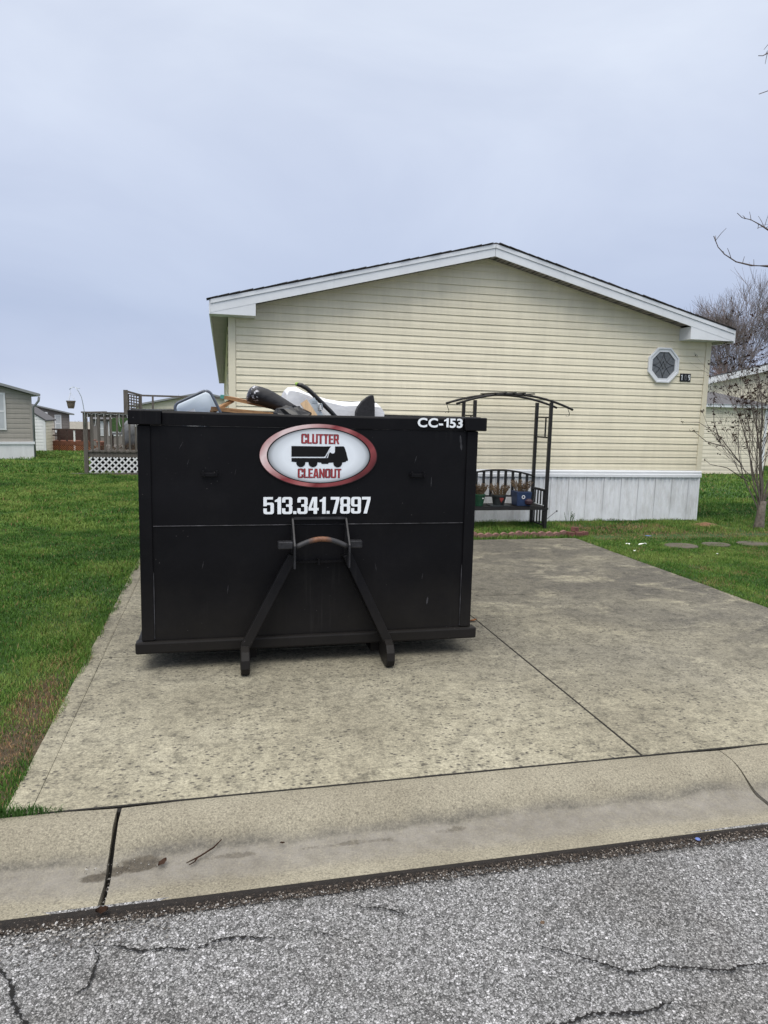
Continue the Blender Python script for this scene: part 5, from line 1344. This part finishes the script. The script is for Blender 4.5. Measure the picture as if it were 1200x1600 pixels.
def build_deck():
    y = 18.4; zf = .555; zg = ground_z(-3, y); xa, xb = -3.115, -.9
    d = empty('deck', (-3, y, zg), 'weathered grey wooden deck with white lattice skirt left of the dumpster', 'deck')
    for i in range(11):
        x0 = xa + .03 + i*(xb-xa-.03)/11; MB().box(x0+.003, x0+(xb-xa-.03)/11-.003, y+.03, y+3.2, zf-.035, zf).build('deck_board', 'old_wood', d)
    MB().box(xa+.02, xb, y-.02, y+.02, zf-.155, zf-.04).build('rim_board', 'old_wood', d)
    MB().box(xa+.02, xb, y-.045, y+.028, zf-.036, zf+.004).build('deck_nosing', 'old_wood', d)
    MB().box(xa-.05, xa+.045, y-.06, y+.035, zg-.1, 1.455).build('post', 'old_wood', d, bevel=.004)
    MB().box(xb-.05, xb+.04, y-.06, y+.035, zg-.1, 1.455).build('post', 'old_wood', d)
    MB().box(xa-.08, xb+.05, y-.085, y+.075, 1.456, 1.492).build('top_rail', 'old_wood', d)
    MB().box(xa+.046, xb-.05, y-.03, y+.01, 1.36, 1.455).build('under_rail', 'old_wood', d)
    x = xa + .155
    while x < xb - .06:
        MB().box(x-.022, x+.022, y-.062, y-.031, zf-.02, 1.44).build('baluster', 'old_wood', d); x += .142
    # left return and back rails
    MB().box(xa-.04, xa+.04, y+.076, y+3.2, 1.45, 1.488).build('top_rail', 'old_wood', d)
    MB().box(xa-.03, xb, y+3.12, y+3.2, 1.40, 1.47).build('top_rail', 'old_wood', d)
    for i in range(12): MB().box(xa+.1+i*.17, xa+.14+i*.17, y+3.14, y+3.17, zf, 1.40).build('baluster', 'old_wood', d)
    for i in range(3): MB().box(xa-.035, xa+.035, y+.8+i*1.1, y+.87+i*1.1, zg-.3, 1.449).build('post', 'old_wood', d)
    # white diagonal lattice skirt, strip by strip
    lat = empty('lattice_panel', (0, 0, 0)); lat.parent = d
    z0, z1 = zg + .0, zf - .16; H = z1 - z0; step = .149
    def strip(xs, s):
        pts = []
        a = (xs, z0); b2 = (xs + H*s, z1)
        # clip to the panel's sides
        def clip(p, q):
            t0, t1 = 0.0, 1.0
            for lim, sg in ((xa+.06, 1), (xb-.06, -1)):
                f0 = sg*(p[0]-lim); f1 = sg*(q[0]-lim)
                if f0 < 0 and f1 < 0: return None
                if f0 < 0: t0 = max(t0, f0/(f0-f1))
                if f1 < 0: t1 = min(t1, f0/(f0-f1))
            if t1-t0 < .04: return None
            L = lambda t: (p[0]+(q[0]-p[0])*t, p[1]+(q[1]-p[1])*t); return L(t0), L(t1)
        c = clip(a, b2)
        if c:
            yy = y - .03 - (.006 if s > 0 else -.004)
            mb = MB(); mb.beam((c[0][0], yy, c[0][1]), (c[1][0], yy, c[1][1]), .037, .007, (0, -1, 0)); mb.build('lattice_slat', 'white', lat)
    for i in range(-4, 20):
        if i != 8: strip(xa + i*step, 1)
        strip(xa + i*step, -1)
    MB().box(xa+.05, xb, y+.25, y+.26, zg-.1, zf-.17).build('skirt_shade_sheet', 'dark', d)  # shade behind the lattice painted as a near-black sheet
    # icicle lights
    mb = MB(); pts = []
    for i in range(23): x = xa + .06 + i*.09; pts.append((x, y-.075, 1.45 - (.02 if i % 2 else 0)))
    mb.tube(pts, .004, 4, False)
    rnd = random.Random(3)
    for i in range(0, 23, 2):
        x = pts[i][0]; L = rnd.choice([.06, .12, .22, .3]); mb.tube([(x, y-.075, 1.45), (x+rnd.uniform(-.02, .02), y-.075, 1.45-L*.6), (x+rnd.uniform(-.02, .03), y-.075, 1.45-L)], .0055, 4)
    tag(mb.build('icicle_lights', 'white'), 'white icicle string lights hanging from the weathered deck rail', 'string lights')
    # curved hanger with basket
    hk = empty('plant_hanger', (-3.10, y-.1, 1.46), 'thin curved metal plant hanger fixed to the deck corner post', 'plant hanger')
    mb = MB(); mb.tube([(-3.115, y-.08, 1.1), (-3.115, y-.08, 1.46), (-3.15, y-.08, 1.72), (-3.175, y-.08, 1.84), (-3.23, y-.08, 1.96), (-3.29, y-.08, 2.045), (-3.35, y-.08, 2.065), (-3.41, y-.08, 2.03), (-3.43, y-.08, 2.0)], .009, 6); mb.build('hanger_rod', 'zinc', hk, smooth=True)
    mb = MB(); mb.tube([(-3.29, y-.08, 2.045), (-3.20, y-.08, 2.03)], .006, 5); mb.build('hanger_brace', 'zinc', hk)
    bk = empty('hanging_basket', (-3.41, y-.08, 1.56), 'brown wicker hanging basket on the curved hanger in the left yard', 'hanging basket')
    mb = MB(); mb.lathe((-3.41, y-.08, 1.555), [(.065, 0), (.082, .06), (.096, .15), (.106, .155), (.106, .185), (.09, .18)], 18); mb.build('basket_body', 'basket', bk)
    mb = MB()
    for a in (0, 2.1, 4.2): mb.tube([(-3.41+.1*math.cos(a), y-.08+.1*math.sin(a), 1.735), (-3.412, y-.08, 1.93), (-3.415, y-.08, 2.01)], .003, 4)
    mb.build('basket_chain', 'white', bk)
    # trellis screen with pole at the back of the deck
    sc = empty('trellis_screen', (-2.6, 21.0, zf), 'weathered wooden trellis screen with a long rail at the back of the deck', 'trellis')
    MB().box(-2.545, -2.435, 20.95, 21.05, zf-.6, 2.09).build('post', 'old_wood', sc)
    MB().box(-2.17, -2.10, 21.3, 21.37, zf-.6, 1.99).build('post', 'old_wood', sc)
    mb = MB(); mb.beam((-2.5, 21.0, 2.06), (-2.12, 21.34, 1.96), .05, .05); mb.build('top_rail', 'old_wood', sc)
    for i in range(6): z = 1.95-i*.075; mb = MB(); mb.beam((-2.45, 21.02, z+.03), (-2.14, 21.32, z-.02), .015, .03); mb.build('trellis_slat', 'old_wood', sc)
    for i in range(5): t = i/5+.1; mb = MB(); mb.beam((-2.45+.31*t, 21.02+.3*t, 1.3), (-2.45+.31*t, 21.02+.3*t, 2.0-.1*t), .03, .015); mb.build('trellis_slat', 'old_wood', sc)
    mb = MB(); mb.beam((-2.1, 21.33, 1.955), (.3, 21.4, 1.95), .05, .05); mb.build('long_rail', 'old_wood', sc)
    MB().box(-1.83, -1.78, 21.31, 21.36, zf-.6, 1.93).build('post', 'old_wood', sc)
    # things kept on the deck
    mb = MB(); mb.lathe((-2.12, y+.9, zf), [(.24, 0), (.27, .25), (.29, .45), (.27, .60), (.17, .72), (.05, .76)], 14)
    o = mb.build('covered_grill', 'cover', smooth=True); tag(o, 'barbecue under a grey cover behind the deck balusters', 'grill')
    for v in o.data.vertices: v.co += Vector((noise.noise(v.co*6), noise.noise(v.co*6+Vector((9, 0, 0))), 0))*.05
    mb = MB(); mb.lathe((-2.85, y+.45, zf), [(.07, 0), (.10, .17), (.115, .18), (.115, .21), (.09, .21)], 14)
    tag(mb.build('terracotta_pot', 'terracotta'), 'terracotta flower pot on the weathered deck near the corner post', 'flower pot')
    c = empty('patio_chair', (-2.5, y+1.2, zf), 'dark patio chair standing on the weathered deck', 'chair')
    MB().box(-2.72, -2.28, y+1.0, y+1.4, zf+.36, zf+.40).build('seat', 'cover', c)
    MB().box(-2.72, -2.28, y+1.38, y+1.42, zf+.42, zf+.78).build('backrest', 'leafy', c)
    for sx in (-2.70, -2.33):
        for sy in (y+1.02, y+1.34): MB().box(sx, sx+.03, sy, sy+.03, zf, zf+.36).build('leg', 'dark_brown', c)
    rnd = random.Random(9); sb, lb = MB(), MB()
    for k in range(6): dry_tuft(sb, lb, (-2.9+k*.2, y+.28+rnd.uniform(0, .2), zf), .12, rnd.uniform(.1, .24), 20, rnd)
    pl = empty('dried_planting', (-2.5, y+.3, zf), 'row of dried brown plants along the foot of the deck railing', 'plants'); sb.build('dried_stems', 'dry_stem', pl); lb.build('dried_leaves', 'dry_leaf', pl)
    # sill timber in the lawn
    mb = MB(); mb.beam((-3.42, y-.28, zg+.02), (-1.0, y-.10, zg+.03), .10, .07); tag(mb.build('landscape_timber', 'old_wood'), 'old timber lying in the grass before the white lattice', 'timber')
    bare_tree('sapling', (-2.1, 30, ground_z(-2.1, 30)), 3.6, 61, 'thin bare sapling rising behind the trellis screen', 'tree', None, 3, (1, 2), 'far_bark', 'far_twig', .006, .02, (8, 20))
build_deck()

# ------------------------------------------------------------------ neighbours on the right
def build_right():
    y = 19.3
    s = empty('shed', (15.5, y, 0), 'cream sided shed with dark grey hipped roof behind the shrub', 'shed')
    x0, x1, ze = 11.6, 16.85, 2.06
    MB().box(x0, x1, y, y+3.4, -.1, ze).build('wall', 'cream_far', s)
    lap_wall('siding', s, 'cream_far', x0, x1-.09, .0, ze, y-.001, .125, None, .016)
    MB().box(x1-.09, x1+.016, y-.03, y+.1, -.1, ze).build('corner_trim', 'white', s)
    MB().box(x0-.2, x1+.16, y-.17, y+3.6, ze, ze+.10).build('fascia', 'trim', s)
    a, b = (x0-.2, x1+.16); zt = 2.57
    mb = MB(); mb.add([(a, y-.19, ze+.09), (b+.02, y-.19, ze+.09), (b+.02, y+3.6, ze+.09), (a, y+3.6, ze+.09), (a+1.2, y+1.2, zt), (b-1.25, y+1.2, zt), (b-1.25, y+2.2, zt), (a+1.2, y+2.2, zt)], [(0,1,5,4), (1,2,6,5), (2,3,7,6), (3,0,4,7), (4,5,6,7)]); mb.build('roof', 'grey_shingle', s)
    # pale house behind, ridge off to the right
    y = 24.0; cx = 22.3; sl = .25; zp = 4.30; hw = 4.2
    h = empty('house', (cx-hw, y, 0), 'pale cream house with white rake trim behind the right shed', 'house')
    zr = lambda x: zp - sl*abs(x-cx)
    MB().prism([(cx-hw+.25, -.1), (cx+hw-.25, -.1), (cx+hw-.25, zr(cx+hw-.25)-.14), (cx, zp-.14), (cx-hw+.25, zr(cx-hw+.25)-.14)], 'y', y, y+14).build('wall', 'cream_far', h)
    lap_wall('siding', h, 'cream_far', cx-hw+.3, cx+hw-.3, .5, zp, y-.001, .125, lambda x: zr(x)-.2, .016)
    mb = MB()
    for sg in (-1, 1):
        xe = cx+sg*hw
        mb.add([(cx, y-.3, zp+.05), (xe, y-.3, zr(xe)+.05), (xe, y+14.3, zr(xe)+.05), (cx, y+14.3, zp+.05), (cx, y-.3, zp), (xe, y-.3, zr(xe)), (xe, y+14.3, zr(xe)), (cx, y+14.3, zp)], [(0,1,2,3), (7,6,5,4), (0,4,5,1), (1,5,6,2), (2,6,7,3)])
    mb.build('roof', 'grey_shingle', h)
    for a, b in ((cx-hw, cx-.002), (cx+.002, cx+hw)):
        mb = MB(); mb.prism([(a, zr(a)-.24), (b, zr(b)-.24), (b, zr(b)-.002), (a, zr(a)-.002)], 'y', y-.29, y-.25); mb.build('rake_fascia', 'white', h)
    vx, vy = cx-hw+.2, y+2.9
    ps = MB(); ps.lathe((vx, vy, 3.2), [(.22, 0), (.22, .42), (.19, .43), (.19, .50)], 16); fl = ps.build('roof_vent', 'gutter', h)
    ps = MB(); ps.lathe((vx, vy, 3.705), [(.18, 0), (.28, .05), (.30, .34), (.20, .40), (.08, .42)], 16); ps.build('vent_cap', 'dark', fl)
    h.rotation_euler.z = R(-25)
build_right()

# ------------------------------------------------------------------ little things on the ground
def leaf(name, loc, sx, sy, rz, mat, label, cat, group=None, curl=.3):
    mb = MB(); n = 5; vs = []
    for i in range(n+1):
        t = i/n; w = math.sin(math.pi*min(1, t*.93+.04))*(1+.25*math.sin(t*17))
        for s in (-1, 0, 1): vs.append(((t-.5)*sx*2, s*w*sy, abs(s)*curl*sy + curl*sx*.5*(2*t-1)**2))
    mb.add(vs, [(i*3+j, i*3+j+1, (i+1)*3+j+1, (i+1)*3+j) for i in range(n) for j in range(2)])
    o = mb.build(name, mat); o.location = loc; o.rotation_euler = (random.uniform(-.15, .15), random.uniform(-.15, .15), rz); return tag(o, label, cat, group)
leaf('fallen_leaf', (1.96, 5.16, .006), .035, .022, .4, 'oak_leaf', 'orange brown fallen leaf beside the dumpster on the driveway joint', 'leaf')
leaf('fallen_leaf', (-.395, 2.335, -.068), .020, .017, .2, 'red_leaf', 'reddish brown leaf lying at the foot of the open kerb joint', 'leaf', curl=.6)
leaf('fallen_leaf', (-.218, 2.59, -.080), .022, .013, .9, 'red_leaf', 'dark brown leaf in the gutter beside the damp silt', 'leaf')
leaf('fallen_leaf', (.234, 2.62, -.074), .010, .007, .1, 'red_leaf', 'tiny dark leaf alone in the middle of the gutter', 'leaf')
leaf('fallen_leaf', (1.053, 2.0, -.072), .010, .008, .5, 'dry_leaf', 'pale tan leaf lying on the open asphalt', 'leaf')
mb = MB(); mb.tube([(-.13, 2.575, -.082), (-.08, 2.60, -.076), (-.03, 2.63, -.066), (0.0, 2.655, -.052)], [.002, .0035, .0035, .002], 5); mb.tube([(-.09, 2.595, -.077), (-.10, 2.575, -.081), (-.12, 2.565, -.085)], [.004, .003, .002], 4)
tag(mb.build('stick', 'red_leaf'), 'short dark twig lying in the gutter by the kerb', 'stick')
mb = MB(); mb.lathe((1.90, 2.33, ROAD_Z+.012), [(.009, 0), (.011, .003), (.009, .005), (.004, .006)], 10); tag(mb.build('bottle_cap', 'blue'), 'small blue plastic cap in the dirt at the road edge', 'bottle cap')
rnd = random.Random(31)
def scrap(x, y, s, label, mat='litter', long=1.0):
    mb = MB(); n = 9; s *= .72; vs = [(0, 0, .012*s/.03)]
    for i in range(n): t = 2*math.pi*i/n; r = s*rnd.uniform(.6, 1.2); vs.append((r*math.cos(t)*long, r*math.sin(t)*.6, rnd.uniform(0, .5)*s))
    mb.add(vs, [(0, i+1, (i+1) % n+1) for i in range(n)]); o = mb.build('litter_scrap', mat); o.location = (x, y, .035); o.rotation_euler = (0, 0, rnd.uniform(-.3, .3)); tag(o, label, 'litter', 'scraps of litter on the right lawn')
scrap(5.30, 7.99, .055, 'long crumpled white wrapper in the grass beside the driveway', long=2.6)
scrap(5.10, 8.02, .045, 'round white paper scrap left of the long white wrapper')
scrap(6.2, 9.93, .05, 'white crumpled scrap against the house skirting')
scrap(5.735, 8.55, .045, 'blue and white scrap in the bare dirt before the house', 'blue', 1.6)
scrap(5.86, 7.3, .025, 'tiny white scrap in the open grass on the right')
scrap(4.93, 7.6, .03, 'small white scrap at the edge of the driveway concrete')
for (x, y, r, lab) in ((5.88, 8.02, .24, 'leftmost flat stepping stone in the right lawn'), (6.44, 8.06, .20, 'middle flat stepping stone in the right lawn'), (7.03, 8.06, .25, 'rightmost flat stepping stone in the right lawn')):
    mb = MB(); n = 14; vs = []
    for z, k in ((-.03, 1), (.028, 1), (.036, .93)):
        for i in range(n): t = 2*math.pi*i/n; q = r*k*(1+.12*noise.noise((math.cos(t)*1.5+x*3, math.sin(t)*1.5, 0))); vs.append((q*math.cos(t), q*.72*math.sin(t), z))
    mb.add(vs, [(j*n+i, j*n+(i+1) % n, (j+1)*n+(i+1) % n, (j+1)*n+i) for j in range(2) for i in range(n)] + [tuple(range(2*n, 3*n))])
    o = mb.build('stepping_stone', 'stone'); o.location = (x, y, -.027); tag(o, lab, 'stepping stone', 'stepping stones in the right lawn')
mb = MB(); rnd = random.Random(8); n = 16; vs = [(7.45, 9.6, .05)]
for i in range(n): t = 2*math.pi*i/n; q = 1+.2*math.sin(3*t)+rnd.uniform(-.08, .08); vs.append((7.45+.22*q*math.cos(t), 9.6+.16*q*math.sin(t), .004))
mb.add(vs, [(0, i+1, (i+1) % n+1) for i in range(n)]); tag(mb.build('wood_chip_pile', 'chips'), 'low patch of orange wood chips left of the shrub trunk', 'wood chips', kind='stuff')
# weed by the skirting
wd = empty('weed', (5.33, 10.05, 0), 'small green weed growing against the white skirting', 'weed')
mb, lb = MB(), MB(); dry_tuft(mb, lb, (5.33, 10.05, 0), .07, .16, 12, random.Random(2)); mb.build('stem', 'leafy', wd); lb.build('leaves', 'leafy', wd)
# garden stake light by the bench
st = empty('garden_stake', (4.9, 9.9, 0), 'thin leaning garden stake with a dark knob beside the bench', 'garden stake')
mb = MB(); mb.tube([(4.80, 9.9, .02), (5.02, 9.88, .20)], .0035, 5); mb.build('rod', 'iron', st)
mb = MB(); mb.lathe((5.03, 9.88, .205), [(.005, -.014), (.014, 0), (.005, .014)], 8); mb.build('knob', 'iron', st)

# ------------------------------------------------------------------ grass
def visible(P, margin):
    d = P - np.array([0, 0, CAM_Z]); rr = np.array(r2); uu = np.array(u2); ff = np.array(f_)
    w = d @ ff; x = (d @ rr) / np.maximum(w, .05); y = (d @ uu) / np.maximum(w, .05)
    return (w > .4) & (np.abs(x) < 600/1110 + margin / np.maximum(w, .5)) & (y > -800/1110 - margin / np.maximum(w, .5)) & (y < .5)
def vnoise(x, y, s, seed):
    """cheap smooth value noise on arrays"""
    g = np.random.default_rng(seed).random((64, 64)); u, v = x*s, y*s
    iu, iv = np.floor(u).astype(int), np.floor(v).astype(int); fu, fv = u-iu, v-iv
    fu, fv = fu*fu*(3-2*fu), fv*fv*(3-2*fv); G = lambda a, b: g[a % 64, b % 64]
    return (G(iu, iv)*(1-fu)+G(iu+1, iv)*fu)*(1-fv)+(G(iu, iv+1)*(1-fu)+G(iu+1, iv+1)*fu)*fv
def grass():
    Vs, Fs, T = [], [], []
    zones = [  # x0,x1,y0,y1,density,width,height
        (-4.2, -.80, 2.9, 6, 16000, .0030, .030), (-4.5, -.80, 6, 10, 8500, .0045, .032), (-6, -.80, 10, 18.3, 3000, .0085, .042), (-13, -1.0, 18.3, 30, 560, .017, .075), (-22, -4, 30, 50, 150, .034, .10),
        (4.72, 8.4, 3.0, 8.0, 11000, .0036, .028), (4.76, 10.6, 8.0, 9.0, 6500, .0048, .030), (2.3, 7.62, 9.0, 10.16, 4600, .005, .05), (2.3, 5.0, 8.735, 9.0, 5200, .005, .045), (7.72, 12, 9.0, 13, 2600, .007, .050), (8, 26, 13, 24, 420, .015, .06)]
    base = 0
    for zi, (x0, x1, y0, y1, den, wid, hgt) in enumerate(zones):
        n = int((x1-x0)*(y1-y0)*den); x = RNG.uniform(x0, x1, n); y = RNG.uniform(y0, y1, n)
        k = visible(np.stack([x, y, np.zeros(n)], 1), 2.4); x, y = x[k], y[k]
        edge = np.where(x < 1, -.858+.008*np.clip(y-3, 0, 6), 4.745)
        wob = (vnoise(x*0+3, y, 4, 5) - .5)*.06
        k = np.where(x < 1, x < edge+wob+.012, (x > edge+wob-.012) | (y > 8.74)); x, y = x[k], y[k]
        # thin, bare and dead places
        n1 = vnoise(x, y, 1.2, 1); n2 = vnoise(x, y, 4.0, 2); n3 = vnoise(x, y, .45, 3)
        dead = np.zeros(len(x)); bare = np.zeros(len(x))
        if zi == 0:
            dl = np.exp(-((x+.98)/.11)**2)*np.exp(-((y-3.7)/.75)**2)*1.35
            dead = np.clip(dl*(.15+1.2*n2), 0, 1); bare = np.clip(dl*(n1*.5+n2*.7)-.2, 0, .85)
        if zi in (6, 7):
            bb = np.exp(-((y-8.78)/.20)**2)*(x > 5.0)*.9 + np.exp(-((y-9.55)/.28)**2)*(x > 5.0)*(x < 6.7)*.7
            dead = np.clip(bb*(.3+n2), 0, 1); bare = np.clip(bb*(.2+.9*n2), 0, .9)
        if zi in (8,):
            bb = np.exp(-((y-9.4)/.30)**2)*(x > 4.9)*1.1; dead = np.clip(bb*(.3+n2), 0, 1); bare = np.clip(bb*(.2+.9*n2), 0, .92)
        if zi in (5,): dead = np.clip((n2-.62)*1.6, 0, .6); bare = np.clip((n2-.72), 0, .4)
        k = RNG.random(len(x)) > bare; x, y, n1, n2, n3, dead = (q[k] for q in (x, y, n1, n2, n3, dead)); n = len(x)
        if not n: continue
        z = np.array([ground_z(a, b) for a, b in zip(x, y)]) if y0 > 2 else 0
        tall = 1+(1.15*np.clip(n1-.45, 0, 1)*2 if x1 < 0 else .3*n1)*(.5+.5*n2)
        h = hgt*RNG.uniform(.55, 1.15, n)*tall*(.55+.9*vnoise(x, y, 7.0, 12))*(1-.5*dead); w = wid*RNG.uniform(.7, 1.3, n)
        a = RNG.uniform(0, 2*np.pi, n); lean = RNG.uniform(.15, .95, n); la = RNG.uniform(0, 2*np.pi, n)
        dx, dy = np.cos(a)*w/2, np.sin(a)*w/2; lx, ly = np.cos(la)*lean*h, np.sin(la)*lean*h
        P = np.empty((n, 5, 3))
        P[:, 0] = np.stack([x-dx, y-dy, z-.004], 1); P[:, 1] = np.stack([x+dx, y+dy, z-.004], 1)
        P[:, 2] = np.stack([x+dx*.75+lx*.35, y+dy*.75+ly*.35, z+h*.6], 1); P[:, 3] = np.stack([x-dx*.75+lx*.35, y-dy*.75+ly*.35, z+h*.6], 1)
        P[:, 4] = np.stack([x+lx, y+ly, z+h*(1-.25*lean)], 1)
        n4 = vnoise(x, y, 2.6, 9); n5 = vnoise(x, y, 9.0, 10)
        t = -.235+.36*n3+.52*n4+.34*n1+.26*n5+RNG.normal(0, .11, n)
        t = np.clip(t, 0, .78); dd = RNG.random(n) < (.035+dead*.85); t = np.where(dd, RNG.uniform(.84, 1.0, n), t)
        Vs.append(P.reshape(-1, 3)); T.append(np.repeat(t, 5)); i = base+5*np.arange(n)
        Fs.append(i); base += 5*n
    # tufts spilling over the kerb back
    V = np.concatenate(Vs); I = np.concatenate(Fs); T = np.concatenate(T); n = len(I)
    me = bpy.data.meshes.new('grass'); me.vertices.add(len(V)); me.vertices.foreach_set('co', V.ravel().astype(np.float32))
    loops = np.concatenate([np.stack([I, I+1, I+2, I+3], 1), np.stack([I+3, I+2, I+4], 1)], 1).ravel()
    me.loops.add(len(loops)); me.loops.foreach_set('vertex_index', loops.astype(np.int32))
    st = np.zeros(2*n, np.int32); st[0::2] = 7*np.arange(n); st[1::2] = 7*np.arange(n)+4
    me.polygons.add(2*n); me.polygons.foreach_set('loop_start', st)
    me.update(calc_edges=True); at = me.attributes.new('tint', 'FLOAT', 'POINT'); at.data.foreach_set('value', T.astype(np.float32))
    me.materials.append(M['grass']); o = link_mesh(me, 'grass'); tag(o, 'short mown green grass of the lawns', 'grass', kind='stuff')
    print('blades', n)
grass()
def kerb_tuft():
    mb = MB(); rnd = random.Random(3)
    for _ in range(900):
        x = rnd.uniform(-1.05, -.62); w = 1-sstep(-.76, -.64, x)
        if rnd.random() > .25+.75*w: continue
        y = 2.895+rnd.uniform(-.02, .03); h = rnd.uniform(.018, .045)*(.4+.6*w); a = rnd.uniform(0, 6.28); dx, dy = .0018*math.cos(a), .0018*math.sin(a); lx, ly = rnd.gauss(.004, .014), rnd.gauss(-.012, .014)
        mb.add([(x-dx, y-dy, -.004), (x+dx, y+dy, -.004), (x+dx*.7+lx*.4, y+ly*.4, h*.65), (x-dx*.7+lx*.4, y+ly*.4, h*.65), (x+lx, y+ly, h)], [(0,1,2,3), (3,2,4)])
    o = mb.build('grass_tuft', 'leafy_green'); tag(o, 'bright green grass tuft spilling over the back of the kerb', 'grass', kind='stuff')
M['leafy_green'] = simple('kerb_grass', (.05, .13, .02), .6, .5, 40)
kerb_tuft()
